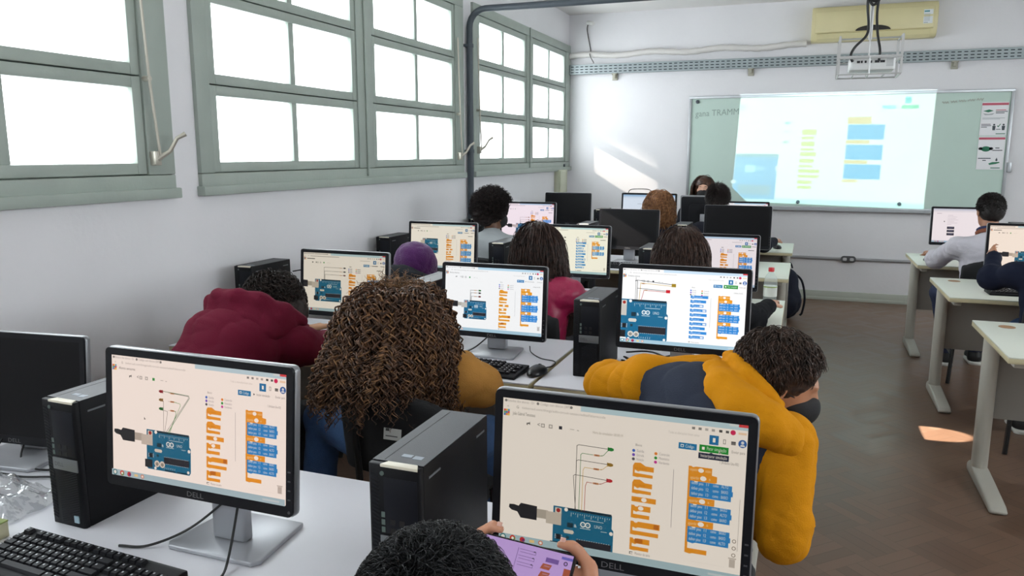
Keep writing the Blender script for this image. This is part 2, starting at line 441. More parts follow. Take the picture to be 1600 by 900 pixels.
# windows: outer frame and mullion, sill, three hinged sashes per bay, each with a muntin and its two panes
def window(n, y0, y1, bays, rows, lever=None):
    root = bpy.data.objects.new('window_%d' % n, None); link(root); root['kind'] = 'structure'
    root.location = (WX, (y0 + y1) / 2, Z0)
    def W(mb): return mb.xf(Matrix.Translation((-WX, -(y0 + y1) / 2, -Z0)))
    xi, xo = WX + .022, WX - .06
    f = MB()
    f.span((xo, y0, Z0), (xi, y1, rows[0][0] - .052)).span((xo, y0, rows[-1][1] + .06), (xi, y1, Z1))
    for za_, zb_ in zip(rows[:-1], rows[1:]): f.span((xo, y0, (za_[1] + zb_[0]) / 2 - .03), (WX - .036, y1, (za_[1] + zb_[0]) / 2 + .03))
    f.span((xo, y0, Z0), (WX - .036, y1, rows[0][0] - .02))
    for b in bays:
        for y in (b[0], b[2]): f.span((xo, y - (.07 if y == b[0] else -.02), Z0), (WX - .036, y + (-.02 if y == b[0] else .07), Z1))
    edges = [y0] + [y for b in bays for y in (b[0] - .05, b[2] + .05)] + [y1]
    for i in range(0, len(edges), 2): f.span((xo, edges[i], rows[0][0] - .05), (xi, edges[i+1], rows[-1][1] + .06))
    for i in range(2, len(edges) - 2, 2): f.span((xi, (edges[i] + edges[i+1]) / 2 - .012, Z0 + .03), (xi + .012, (edges[i] + edges[i+1]) / 2 + .012, Z1))
    W(f).build('frame', M_frame, root, bevel=.004)
    W(MB().span((WX - .02, y0 - .012, Z0 - .025), (WX + .045, y1 + .008, Z0 + .02))).build('sill', M_frame, root, bevel=.005)
    for a, m_, b in bays:
        for r, (za, zb) in enumerate(rows):
            s = MB(); x0, x1 = WX - .035, WX + .014
            lo = za - .047; hi = zb + .047 if r < len(rows) - 1 else zb + .055
            s.span((x0, a - .047, lo), (x1, a, hi)).span((x0, b, lo), (x1, b + .047, hi))
            s.span((x0, a, lo), (x1, b, za)).span((x0, a, zb), (x1, b, hi))
            s.span((x0 + .008, m_ - .022, za), (x1 - .008, m_ + .022, zb))
            so = W(s).build('sash', M_frame, root, bevel=.003)
            W(MB().span((WX - .014, a - .005, za - .005), (WX - .010, m_, zb + .005)).span((WX - .014, m_, za - .005), (WX - .010, b + .005, zb + .005))).build('pane', M_pane, so)
    if lever:
        yl, zl = lever
        W(MB().tube([(WX + .05, yl, zl), (WX + .05, yl - .03, zl + .32), (WX + .045, yl - .05, zl + .9)], .006, 6)
          .tube([(WX + .02, yl - .03, zl + .32), (WX + .055, yl - .03, zl + .32)], .012, 6)).build('opening_rod', M_latch, root)
        W(MB().tube([(WX + .04, yl - .01, zl - .015), (WX + .07, yl + .035, zl + .02), (WX + .10, yl + .05, zl + .075), (WX + .125, yl + .075, zl + .095)], [.013, .01, .009, .012], 6)
          .box((WX + .035, yl - .012, zl - .01), (.03, .035, .06))).build('latch_lever', M_latch, root, bevel=.002)
M_latch = mat('latch_metal', 'b9b4a8', .4, metal=.6)
ROWS = [(1.52, 1.83), (1.93, 2.25), (2.35, 2.64)]
window(4, *WINS[0], [(-3.27, -2.66, -2.07), (-1.79, -1.20, -.62)], ROWS, None)  # unseen window behind the camera, added to brighten the near room
window(1, *WINS[1], [(-.10, .47, 1.04), (1.40, 1.97, 2.55)], ROWS, (2.64, 1.55))
window(2, *WINS[2], [(3.05, 3.665, 4.25), (4.53, 5.12, 5.70)], ROWS, (5.80, 1.55))
window(3, *WINS[3], [(6.26, 6.83, 7.39), (7.65, 8.19, 8.72)], ROWS, (6.20, 1.60))

for k, (a, b) in enumerate(ADDED_RW):  # added windows out of view that brighten the left wall
    r_ = bpy.data.objects.new('window_%d' % (k + 5), None); link(r_); r_['kind'] = 'structure'; r_.location = (RX, (a + b) / 2, RZ0); hw_ = (b - a) / 2; hz_ = RZ1 - RZ0
    f = MB().span((-.02, -hw_, -.04), (.08, hw_, .05)).span((-.02, -hw_, hz_ - .05), (.08, hw_, hz_ + .04))
    for y in (-hw_, -hw_ / 3, hw_ / 3, hw_): f.span((-.02, y - .03, .05), (.08, y + .03, hz_ - .05))
    f.build('frame', M_frame, r_, bevel=.004); MB().span((.03, -hw_, .02), (.034, hw_, hz_ - .02)).build('pane', M_pane, r_)
def portal(y0, y1):
    l = bpy.data.lights.new('daylight_portal', 'AREA'); l.shape = 'RECTANGLE'; l.size = Z1 - Z0; l.size_y = y1 - y0
    l.cycles.is_portal = True
    o = link(bpy.data.objects.new('daylight_portal', l)); o.location = (WX - .12, (y0 + y1) / 2, (Z0 + Z1) / 2)
    o.rotation_euler = (0, math.radians(-90), 0)
for a, b in WINS: portal(a, b)
for a, b in ADDED_RW:
    l = bpy.data.lights.new('daylight_portal', 'AREA'); l.shape = 'RECTANGLE'; l.size = RZ1 - RZ0; l.size_y = b - a; l.cycles.is_portal = True
    o = link(bpy.data.objects.new('daylight_portal', l)); o.location = (RX + .12, (a + b) / 2, (RZ0 + RZ1) / 2); o.rotation_euler = (0, math.radians(90), 0)
def sunbeam(name, target, d, power, ang, blend, rad=.02, dist=9.):
    l = bpy.data.lights.new(name, 'SPOT'); l.energy = power; l.spot_size = math.radians(ang); l.spot_blend = blend
    l.color = (1, .86, .72); l.shadow_soft_size = rad
    o = link(bpy.data.objects.new(name, l)); dv = Vector(d).normalized()
    o.location = Vector(target) - dv * dist; o.rotation_euler = dv.to_track_quat('-Z', 'Y').to_euler()
sunbeam('sun_through_front_window', (-1.95, 8.95, 1.33), (1, .71, -.55), 650, 4.0, .6, .08)
sunbeam('sun_on_floor', (.75, 4.76, 0), (1, .03, -.70), 11000, 1.3, .25, .01, 11)

sunbeam('sun_on_far_monitor', (-1.36, 5.83, 1.03), (1, .45, -.57), 3500, 2.2, .4, .03)

# dark pipe up the window wall and across under the ceiling
P0 = (WX + .035, 6.0, 0)
pp = [P0, (WX + .035, 6.0, 2.50)] + [(WX + .035 + .14 * (1 - math.cos(a)), 6.0, 2.56 + .14 * math.sin(a)) for a in [i * PI / 12 for i in range(7)]] + [(RX, 6.0, 2.70)]
o = thing('conduit_pipe', 'dark grey painted pipe climbing the window wall and bending across the room', 'pipe', P0)
q = MB().tube([Vector(p) - Vector(P0) for p in pp], .026, 12).build('pipe_run', M_dark, o, smooth=True)
for z in (.6, 1.58, 2.42):
    MB().tube([(0, 0, z - .015), (0, 0, z + .015)], .033, 12).box((-.02, 0, z), (.03, .10, .02)).build('clamp', M_dark, o, bevel=.002)

# perforated cable tray along the front wall
o = thing('cable_tray', 'grey perforated metal cable tray along the front wall above the whiteboard', 'cable tray', (0, FY - .056, 2.455))
x0, x1 = WX + .02, RX - .01
M_tray = mat('galvanised_tray', '9fa9ac', .45, metal=.35)
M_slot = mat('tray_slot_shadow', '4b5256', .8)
t = MB(); H = .105; slots_z = (.022, .052, .083); sw_, sh = .034, .010
zs = [0]
for z in slots_z: zs += [z - sh / 2, z + sh / 2]
zs += [H]
for i in range(0, len(zs) - 1, 2): t.span((x0, -.002, zs[i]), (x1, .002, zs[i+1]))          # full strips
for z in slots_z:
    x = x0
    while x < x1 - .06:                                                                      # bridges between the slots
        t.span((x, -.002, z - sh / 2), (x + .022, .002, z + sh / 2)); x += .056
    t.span((x, -.002, z - sh / 2), (x1, .002, z + sh / 2))
t.span((x0, .002, 0), (x1, .05, .003)).span((x0, -.008, H - .004), (x1, .002, H)).span((x0, -.008, 0), (x1, .002, .004))
t.build('perforated_side', M_tray, o)
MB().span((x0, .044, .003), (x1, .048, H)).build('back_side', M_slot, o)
for x in (-2.10, -.62, 1.30, 2.9):
    MB().span((x - .03, .0, -.012), (x + .03, .05, 0)).span((x - .03, .035, -.075), (x + .03, .05, 0)).span((x - .012, .0, -.05), (x + .012, .04, -.012)).build('bracket', mat('tray_bracket', 'a9a698', .5), o, bevel=.002)

# wrapped pipe to the air conditioner, and the unit itself
o = thing('insulated_pipe', 'white wrapped refrigerant pipe running left from the air conditioner', 'pipe', (-2.0, FY - .035, 2.66))
n = 60; xs = [WX - -.01 + i * (2.56) / n for i in range(n + 1)]
tag(MB().tube([(x + 2.0, 0, .012 * math.sin(i * .35) + .012 * (i / n)) for i, x in enumerate(xs)], [.033 + .003 * math.sin(i * 2.1) for i in range(n + 1)], 10)
    .build('wrapping', mat('pipe_wrap', 'd5d2cf', .7, bump=.4, bscale=40), o, smooth=True))
o = thing('air_conditioner', 'cream wall mounted split air conditioner high on the front wall', 'air conditioner', (.53, FY, 2.68))
M_ac = mat('aged_ac_plastic', 'd9cfa2', .4, var=.04, vscale=3)
W2 = .57
prof = [(0, .0), (-.13, .0), (-.165, .03), (-.19, .08), (-.195, .2), (-.185, .29), (-.15, .335), (0, .34)]
MB().prism(prof, -W2, W2, 0).build('housing', M_ac, o, bevel=.012)
MB().prism([(-.19, .075), (-.206, .082), (-.21, .2), (-.198, .285), (-.185, .285)], -W2 + .035, W2 - .035, 0).build('front_panel', M_ac, o, bevel=.006)
MB().prism([(-.135, -.004), (-.172, .026), (-.2, .07), (-.19, .074), (-.16, .03), (-.13, .002)], -W2 + .06, W2 - .06, 0).build('louvre', M_ac, o)
arc = [(.16 * math.cos(a), .05 * math.sin(a) + .082) for a in [PI * i / 12 for i in range(13)]]
MB().prism(arc, -.214, -.207, 1).build('indicator_window', mat('smoked_plastic', '2a2622', .3), o)
st = MB().span((W2 - .13, -.2095, .12), (W2 - .05, -.2055, .25), 0).span((W2 - .125, -.2105, .225), (W2 - .08, -.2075, .24), 1).span((W2 - .125, -.2105, .125), (W2 - .09, -.2075, .132), 2)
for i in range(6): st.span((W2 - .125, -.2102, .145 + i * .012), (W2 - .075, -.2078, .149 + i * .012), 2)
st.build('energy_label', [mat('label_white', 'dfe3e4', .5), mat('label_teal', '5f9aa0', .5), mat('label_grey', 'a5abad', .5)], o)

# small camera on the wall with its cable
o = thing('wall_camera', 'tiny white camera on the front wall near the window corner with dangling cable', 'camera', (-2.39, FY, 3.02))
MB().tube([(0, 0, 0), (.0, -.05, -.01)], .012, 8).build('bracket', mat('white_plastic', 'e4e4e2', .45), o, smooth=True)
MB().tube([(-.03, -.045, .0), (.045, -.085, -.02)], .024, 10).tube([(.045, -.085, -.02), (.052, -.089, -.022)], .018, 10).build('camera_body', mat('white_plastic', 'e4e4e2', .45), o, smooth=True)
MB().tube(bez([(-.03, -.03, -.01), (-.045, -.012, -.07), (-.02, -.012, -.2), (-.0, -.012, -.3), (.01, -.078, -.36), (.06, -.088, -.45)]), .006, 6).build('cable', mat('cable_grey', '5d5a58', .6), o, smooth=True)

# box in the window corner
o = thing('wall_mount_box', 'beige wall box on the window wall in the far corner', 'box', (WX, 8.62, 1.12))
MB().span((0, -.20, 0), (.06, .12, .26)).build('box_body', mat('beige_box', 'b9bca6', .5), o, bevel=.006)
MB().span((.06, -.185, .012), (.072, .03, .248)).build('cover', mat('beige_box2', 'c6c9b4', .5), o, bevel=.004)
MB().tube([(.03, .09, .26), (.03, .09, .32)], .012, 8).build('cable_stub', M_dark, o)

# conduit with sockets low on the front wall
o = thing('wall_conduit', 'grey horizontal conduit low on the front wall', 'conduit', (0, FY - .016, .455))
MB().tube([(WX + .02, 0, 0), (RX - .02, 0, 0)], .016, 10).build('tube', mat('conduit_grey', '9b9b9e', .45), o, smooth=True)
o = thing('wall_socket', 'dark double socket on the conduit low on the front wall', 'socket', (.47, FY - .02, .455))
MB().prism(rrect(.15, .07, .03), -.024, -.0165, 1).build('plate', mat('socket_dark', '4a4a4c', .5), o, bevel=.003)
for s in (-1, 1): MB().prism(rrect(.038, .03, .01, cx=s * .034), -.031, -.024, 1).build('outlet', mat('socket_light', 'b4b5b6', .5), o)

# ------------------------------------------------------------------ whiteboard
BX0, BX1, BZ0, BZ1 = -1.255, 1.84, .975, 2.18
o = thing('whiteboard', 'large pale green whiteboard with aluminium frame on the front wall', 'whiteboard', ((BX0 + BX1) / 2, FY, BZ0))
hw, hh = (BX1 - BX0) / 2, BZ1 - BZ0
M_board = mat('board_enamel', 'c2d6cd', .5, spec=.25, var=.02, vscale=2)
MB().span((-hw + .02, -.022, .02), (hw - .02, -.002, hh - .02)).build('writing_surface', M_board, o)
M_alu = mat('aluminium', 'b9bcc0', .4, metal=.7)
fr = MB()
fr.span((-hw, -.035, 0), (hw, 0, .028)).span((-hw, -.035, hh - .028), (hw, 0, hh)).span((-hw, -.035, .028), (-hw + .028, 0, hh - .028)).span((hw - .028, -.035, .028), (hw, 0, hh - .028))
fr.build('frame', M_alu, o, bevel=.003)
MB().span((-hw + .1, -.075, -.012), (hw - .1, 0, .002)).span((-hw + .1, -.078, -.012), (hw - .1, -.072, .012)).build('pen_tray', M_alu, o)
for x in (-.36, .62): MB().lathe([(.018, 0), (.018, .012), (.012, .018)], (x, -.03, .075), 12, R=Matrix.Rotation(PI/2, 3, 'X')).build('magnet', M_dark, o, smooth=True)
MB().lathe([(.02, 0), (.02, .012), (.012, .018)], (-hw + .09, -.03, hh - .06), 12, R=Matrix.Rotation(PI/2, 3, 'X')).build('magnet', M_dark, o, smooth=True)
def lettering(name, s, h, m, parent, loc, rot=(PI/2, 0, 0), slant=0, width=None):
    V, F, wd = text_geo(s); k = h if width is None else width / wd
    ob = np_obj(name, [(v[0] * k, v[1] * h + slant * v[0] * k, 0) for v in V], F, m, parent, smooth=False)
    ob.location = loc; ob.rotation_euler = rot; return ob
lettering('handwriting', 'gana TRAMM', .065, mat('faded_marker', '8fa29b', .6), o, (-hw + .07, -.0235, hh - .22), slant=.04, width=.46)
q = MB()
for k in range(5): q.tube([(hw - .62 + k * .075 + i * .006, -.0245, hh - .12 + k * .006 + .012 * math.sin(i * 1.7 + k)) for i in range(11)], .0018, 4)
q.build('faded_scribble', mat('faded_red_marker', 'b5aca2', .6), o)
MB().span((hw - .005, -.05, .4), (hw + .03, -.01, .5)).build('eraser_holder', M_alu, o, bevel=.004)

def poster(z, label, rows):
    p = thing('poster', label, 'poster', (1.685, FY - .026, z), group='notices taped on the whiteboard')
    ms = [mat('poster_paper', 'e9e9ec', .5), mat('poster_red', 'c0566a', .5), mat('poster_green', '16704f', .5), mat('poster_ink', '39424a', .5), mat('poster_grey', 'a9acb2', .5)]
    b = MB().span((-.115, -.002, 0), (.115, 0, .32), 0).span((-.112, -.003, .29), (.112, -.0018, .312), 1)
    d = b
    def bar(x, z_, w, h=.006, mi=3): d.span((x, -.003, z_), (x + w, -.0018, z_ + h), mi)
    rows(d, bar)
    d.build('sheet', ms, p)
def flat(d, pts, mi): d.prism(pts, -.003, -.0018, 1, mi)
def el(cx, cz, a, b_, n=18): return [(cx + a * math.cos(2*PI*i/n), cz + b_ * math.sin(2*PI*i/n)) for i in range(n)]
def rows1(d, bar):
    flat(d, [(-.1, .235), (-.05, .25), (-.01, .237), (-.055, .222)], 2); flat(d, [(-.1, .212), (-.05, .206), (.0, .215), (-.02, .198), (-.08, .195)], 4)
    for i, w_ in enumerate((.085, .1, .075)): bar(.008, .24 - i * .014, w_, .007, 1 if i == 0 else 3)
    bar(-.1, .165, .19, .005, 4); bar(-.1, .156, .15, .004, 4)
    for i, w_ in enumerate((.08, .085, .05)): bar(-.105, .105 - i * .014, w_, .006)
    for x in (.005, .085): flat(d, el(x, .103, .009, .009), 3); flat(d, [(x - .014, .092), (x + .014, .092), (x + .011, .05), (x - .011, .05)], 3)
    flat(d, [(.03, .09), (.042, .078), (.062, .11), (.056, .112), (.042, .09), (.036, .096)], 2)
    bar(.025, .056, .038, .006); bar(.025, .012, .08, .008, 2)
def rows2(d, bar):
    flat(d, el(-.045, .2, .042, .026), 2); flat(d, el(-.09, .203, .018, .014), 3); flat(d, el(-.09, .203, .012, .009), 0); flat(d, el(0, .203, .018, .014), 3); flat(d, el(0, .203, .012, .009), 0)
    bar(.035, .205, .035, .008); bar(.012, .182, .085, .008)
    bar(-.105, .105, .11, .008); bar(-.065, .085, .03, .008)
    flat(d, [(-.012, .058), (.02, .072), (.08, .075), (.085, .066), (.05, .054), (.0, .045)], 2); flat(d, [(.045, .09), (.055, .118), (.065, .09), (.055, .08)], 3)
    bar(.01, .012, .08, .008, 2)
poster(1.735, 'white notice with red header and small figures, upper of the two on the whiteboard', rows1)
poster(1.405, 'white notice showing a green face mask and hand, lower of the two on the whiteboard', rows2)

# ------------------------------------------------------------------ projector in its hanging cage, and its beam
PX, PY, PZ = .368, 6.3, 2.11
o = thing('projector', 'white ceiling projector inside the wire cage', 'projector', (PX + .02, PY, PZ + .03))
M_wp = mat('projector_white', 'dfe0e0', .4)
MB().prism(rrect(.30, .22, .03), 0, .095, 2).build('housing', M_wp, o, bevel=.012)
MB().lathe([(.04, 0), (.04, .02), (.03, .024)], (-.07, .105, .05), 16, R=Matrix.Rotation(-PI/2, 3, 'X')).build('lens', mat('lens_glass', '1b1b20', .15), o, smooth=True)
pb = MB()
for x, wz_ in ((-.1, .02), (-.075, .012), (-.05, .012), (-.02, .018), (.015, .03), (.05, .03)): pb.span((x, -.113, .05), (x + wz_, -.108, .066))
pb.build('ports', mat('port_dark', '26262a', .5), o)
g = MB()
for k in range(7): g.span((.09, -.112, .025 + k * .008), (.135, -.1085, .028 + k * .008))
g.build('vent', mat('vent_grey', 'a5a5a7', .5), o)
cg = thing('projector_cage', 'white wire security cage hanging from the ceiling on a pole', 'cage', (PX, PY, PZ))
M_cage = mat('cage_paint', 'c3c3c3', .45, metal=.3)
a, b_, h_ = .2, .16, .26
c = MB()
def bar_(p, q, r=.006): c.tube([p, q], r, 6)
for z in (0, .11):
    for s in (-1, 1): bar_((-a, s * b_, z), (a, s * b_, z)); bar_((s * a, -b_, z), (s * a, b_, z))
for x in (-a, -a * .5 + .0, .0, a * .5, a):
    bar_((x, -b_, 0), (x, b_, 0), .005)
for sx in (-1, 1):
    for sy in (-1, 1): c.box((sx * a, sy * b_, h_ / 2), (.016, .005, h_))
    bar_((sx * a, -b_, h_), (sx * a, b_, h_))
for x in (0,): bar_((x, -b_, 0), (x, -b_, .12)); bar_((x, b_, 0), (x, b_, .12))
bar_((-a, 0, h_), (a, 0, h_)); bar_((0, 0, h_), (0, 0, .13))
c.box((0, -b_, .115), (2 * a, .006, .022))
c.build('cage_bars', M_cage, cg, smooth=True)
MB().tube([(0, 0, h_ - .01), (0, 0, CZ - PZ)], .014, 10).build('pole', M_cage, cg, smooth=True)
MB().lathe([(.06, 0), (.06, .012), (.03, .02)][::1], (0, 0, CZ - PZ - .02), 16).build('ceiling_plate', M_cage, cg, smooth=True)
cb = thing('projector_cables', 'black looped cables hanging down the pole into the projector', 'cable', (PX, PY, PZ + .13))
k = MB()
k.tube(bez([(.03, -.035, .84), (.02, -.035, .62), (.05, -.04, .52), (.045, -.05, .4), (.0, -.05, .35), (-.03, -.04, .42), (-.01, -.03, .52), (.04, -.03, .5), (.03, -.05, .3), (.04, -.1, .15), (.06, -.14, .03), (.06, -.124, -.04)]), .009, 8)
k.tube(bez([(.045, -.025, .84), (.03, -.025, .6), (-.02, -.045, .5), (-.035, -.05, .36), (-.02, -.055, .22), (-.03, -.08, .14), (-.1, -.12, .06), (-.125, -.14, .0), (-.11, -.124, -.04)]), .009, 8)
k.tube(bez([(.0, -.03, .56), (.05, -.05, .48), (.03, -.06, .38), (-.02, -.05, .4), (-.0, -.03, .5)]), .012, 8)
k.build('cable_loop', mat('cable_black', '1c1c1e', .5), cb, smooth=True)

# the projector's lamp throws the picture: a spot whose colour is looked up by direction
def beam():
    l = bpy.data.lights.new('projector_beam', 'SPOT'); l.energy = BEAM; l.spot_size = math.radians(62); l.spot_blend = .0; l.shadow_soft_size = .004
    ob = link(bpy.data.objects.new('projector_beam', l)); lx, ly, lz = PX - .05, PY + .19, PZ + .08
    ob.location = (lx, ly, lz); ob.rotation_euler = (PI / 2, 0, 0)          # looks along +Y; local x = world x, local y = world z
    D = FY - .022 - ly
    l.use_nodes = True; nt = l.node_tree; N = nt.nodes; L = nt.links; em = N['Emission']
    tc = N.new('ShaderNodeTexCoord'); sp = N.new('ShaderNodeSeparateXYZ'); L.new(tc.outputs['Normal'], sp.inputs[0])
    def mth(op, a, b=None):
        n = N.new('ShaderNodeMath'); n.operation = op
        for i, v in enumerate((a, b)):
            if v is None: continue
            if isinstance(v, (int, float)): n.inputs[i].default_value = v
            else: L.new(v, n.inputs[i])
        return n.outputs[0]
    nz = mth('MULTIPLY', sp.outputs['Z'], -1)
    X = mth('ADD', mth('MULTIPLY', mth('DIVIDE', sp.outputs['X'], nz), D), lx)
    Z = mth('ADD', mth('MULTIPLY', mth('DIVIDE', sp.outputs['Y'], nz), D), lz)
    # keystone: left edge -.71 (top) .. -.76 (bottom), right edge 1.165 .. 1.14; bottom edge falls to the right
    tz = mth('DIVIDE', mth('SUBTRACT', 2.19, Z), 1.17)
    xl = mth('ADD', mth('MULTIPLY', tz, -.05), -.71); xr = mth('ADD', mth('MULTIPLY', tz, -.025), 1.165)
    U = mth('DIVIDE', mth('SUBTRACT', X, xl), mth('SUBTRACT', xr, xl))
    zb = mth('ADD', mth('MULTIPLY', U, -.045), 1.045)
    V = mth('DIVIDE', mth('SUBTRACT', 2.19, Z), mth('SUBTRACT', 2.19, zb))
    def box(u0, v0, u1, v1, s=.006):
        def edge(a, x, sgn):
            n = N.new('ShaderNodeMapRange'); n.interpolation_type = 'SMOOTHSTEP'; L.new(a, n.inputs[0])
            n.inputs[1].default_value = x - s; n.inputs[2].default_value = x + s
            n.inputs[3].default_value = 0 if sgn > 0 else 1; n.inputs[4].default_value = 1 if sgn > 0 else 0
            return n.outputs[0]
        return mth('MULTIPLY', mth('MULTIPLY', edge(U, u0, 1), edge(U, u1, -1)), mth('MULTIPLY', edge(V, v0, 1), edge(V, v1, -1)))
    col = None
    def over(mask, c):
        nonlocal col
        n = N.new('ShaderNodeMix'); n.data_type = 'RGBA'; L.new(mask, n.inputs['Factor'])
        if col is None: n.inputs[6].default_value = (0, 0, 0, 1)
        else: L.new(col, n.inputs[6])
        n.inputs[7].default_value = (*c, 1); col = n.outputs[2]
    over(box(0, 0, 1, 1, .003), (.95, 1., .98))
    over(box(0, .0, 1, .035), (.75, .97, 1)); over(box(0, .955, 1, 1), (.6, .92, .95))
    over(box(0, .10, .035, .14, .012), (.5, .95, .85))
    over(box(.0, .56, .235, .97), (.16, .45, .8)); over(box(.03, .84, .21, .93), (.25, .4, .55)); over(box(0, .55, .235, .58), (.25, .45, .55))
    for i in range(2): over(box(.06 + i * .03, .655, .085 + i * .03, .72, .008), (.5, .85, 1))
    over(box(.12, .665, .17, .70), (.3, .6, .9)); over(box(.225, .66, .24, .7, .01), (.85, .95, 1)); over(box(-.01, .8, .015, .83, .01), (.85, .95, 1))
    for v, c in ((.268, (.3, .9, .65)), (.345, (.75, .95, .75)), (.44, (.45, .6, .58))): over(box(.255, v - .012, .285, v + .012, .008), c); over(box(.05, v + .002, .25, v + .006, .004), (.8, .95, .95))
    over(box(.045, .27, .05, .55, .004), (.85, .97, .97))
    yl = (.72, .86, .2)
    for v0, v1, w_ in ((.325, .375, .075), (.39, .415, .065), (.435, .475, .07), (.495, .515, .07), (.53, .565, .085), (.59, .625, .075), (.645, .665, .07), (.685, .715, .11), (.735, .76, .11), (.785, .815, .075), (.835, .86, .075)): over(box(.35, v0, .35 + w_, v1), yl)
    og = (.85, .62, .25)
    for v0, v1, w_ in ((.22, .28, .12), (.42, .45, .12), (.595, .625, .12), (.765, .79, .08)): over(box(.58, v0, .58 + w_, v1), og)
    for v0, v1 in ((.285, .415), (.46, .59), (.63, .76)): over(box(.585, v0, .77, v1), (.07, .45, .85))
    over(box(.855, .055, .885, .11), (.1, .7, .75)); over(box(.745, .125, .815, .155), (.3, .8, .9)); over(box(.84, .125, .925, .155), (.15, .75, .45))
    L.new(col, em.inputs['Color'])
    c2 = mth('MULTIPLY', nz, nz)
    L.new(mth('DIVIDE', 1.0, mth('MAXIMUM', mth('MULTIPLY', c2, c2), .05)), em.inputs['Strength'])
beam()
# ------------------------------------------------------------------ what the displays show
class Screen:
    """flat lit shapes in u right, v down (0..1), clipped to the panel"""
    def __init__(s, W, H, white='f4f4f4', fine=False):
        s.W, s.H, s.white, s.fine = W, H, lin(white), fine
        s.P = []; s.z = 0
    def poly(s, pts, col, dz=1):
        s.z += dz
        for ax, lim, sg in ((0, 0, 1), (0, 1, -1), (1, 0, 1), (1, 1, -1)):
            out = []
            for i in range(len(pts)):
                a, b = pts[i], pts[(i + 1) % len(pts)]
                ia, ib = sg * (a[ax] - lim) >= 0, sg * (b[ax] - lim) >= 0
                if ia: out.append(a)
                if ia != ib:
                    t = (lim - a[ax]) / (b[ax] - a[ax]); out.append((a[0] + t*(b[0]-a[0]), a[1] + t*(b[1]-a[1])))
            pts = out
            if len(pts) < 3: return s
        s.P.append((pts, col, s.z)); return s
    def rect(s, u0, v0, u1, v1, col): return s.poly([(u0, v0), (u1, v0), (u1, v1), (u0, v1)], col)
    def disc(s, u, v, r, col, n=14, sq=1.):
        k = s.W / s.H
        return s.poly([(u + r*math.cos(2*PI*i/n), v + r*k*sq*math.sin(2*PI*i/n)) for i in range(n)], col)
    def line(s, pts, col, w=.0022):
        k = s.W / s.H
        for a, b in zip(pts[:-1], pts[1:]):
            dx, dy = (b[0]-a[0]), (b[1]-a[1]) / k; l = math.hypot(dx, dy) or 1
            nx, ny = -dy/l*w/2, dx/l*w/2*k; ex, ey = dx/l*w/2, dy/l*w/2*k
            s.poly([(a[0]+nx-ex, a[1]+ny-ey), (b[0]+nx+ex, b[1]+ny+ey), (b[0]-nx+ex, b[1]-ny+ey), (a[0]-nx-ex, a[1]-ny-ey)], col, .02)
        return s
    def text(s, u, v, h, t, col, width=None):
        """v is the base line; small lettering becomes a thin strip on far displays"""
        if not s.fine:
            w = width or len(t) * h * .36
            return s.rect(u, v - h * .75, u + w, v - h * .1, col)
        V, F, wd = text_geo(t); k = h * s.H / s.W if width is None else width / wd
        s.z += 1
        for f in F: s.P.append(([(u + V[i][0]*k, v - V[i][1]*h) for i in f], col, s.z))
        return s
    def build(s, name, parent, y=0.):
        V, F, mi, ms, keys = [], [], [], [], {}
        for pts, col, z in s.P:
            if col not in keys:
                keys[col] = len(ms); c = lin(col)
                h = ''.join('%02x' % int(round(255 * min(1, (x*w_ if (x*w_) <= 0 else (1.055*(x*w_)**(1/2.4)-.055 if x*w_ > .0031308 else 12.92*x*w_))))) for x, w_ in zip(c, s.white))
                ms.append(emit(h))
            n = len(V); V += [((p[0]-.5)*s.W, y - z * .000012, (.5-p[1])*s.H) for p in pts]
            F.append(list(range(n, n + len(pts)))); mi.append(keys[col])
        me = bpy.data.meshes.new(name); me.from_pydata(V, [], F)
        for m in ms: me.materials.append(m)
        me.polygons.foreach_set('material_index', mi)
        # letters come from text outlines and may face the other way
        bm = bmesh.new(); bm.from_mesh(me)
        for f in bm.faces:
            f.normal_update()
            if f.normal.y > 0: f.normal_flip()
        bm.to_mesh(me); bm.free(); me.update()
        return link(bpy.data.objects.new(name, me), parent)
OR, BL, OK_, BK = 'f0a01c', '2b8ddd', 'c4700a', '202024'
def hat(s, u, v, w, h, col=OR, two=True):
    s.poly([(u, v+h*.25), (u+.006, v+.004), (u+.03, v), (u+.05, v+h*.2), (u+w, v+h*.22), (u+w, v+h*.55), (u+.03, v+h*.55), (u+.022, v+h*.62), (u+.008, v+h*.5), (u+.008, v+h*.72), (u+w*.96, v+h*.76), (u+w*.96, v+h*.97), (u+.03, v+h*.97), (u+.02, v+h), (u, v+h*.97)], col)
    s.text(u+.008, v+h*.46, .016, 'no início', 'c97806', w*.55)
def cblk(s, u, v, w, h, col=OR, bub=False):
    s.poly([(u, v), (u+.012, v), (u+.016, v+.008), (u+.026, v+.008), (u+.03, v), (u+w, v), (u+w, v+h*.42), (u+.03, v+h*.42), (u+.022, v+h*.5), (u+.009, v+h*.42), (u+.009, v+h*.68), (u+w*.96, v+h*.68), (u+w*.96, v+h*.97), (u+.028, v+h*.97), (u+.02, v+h), (u, v+h*.97)], col)
    if bub: s.disc(u+w*.5, v+h*.2, .011, 'ffffff', sq=.8)
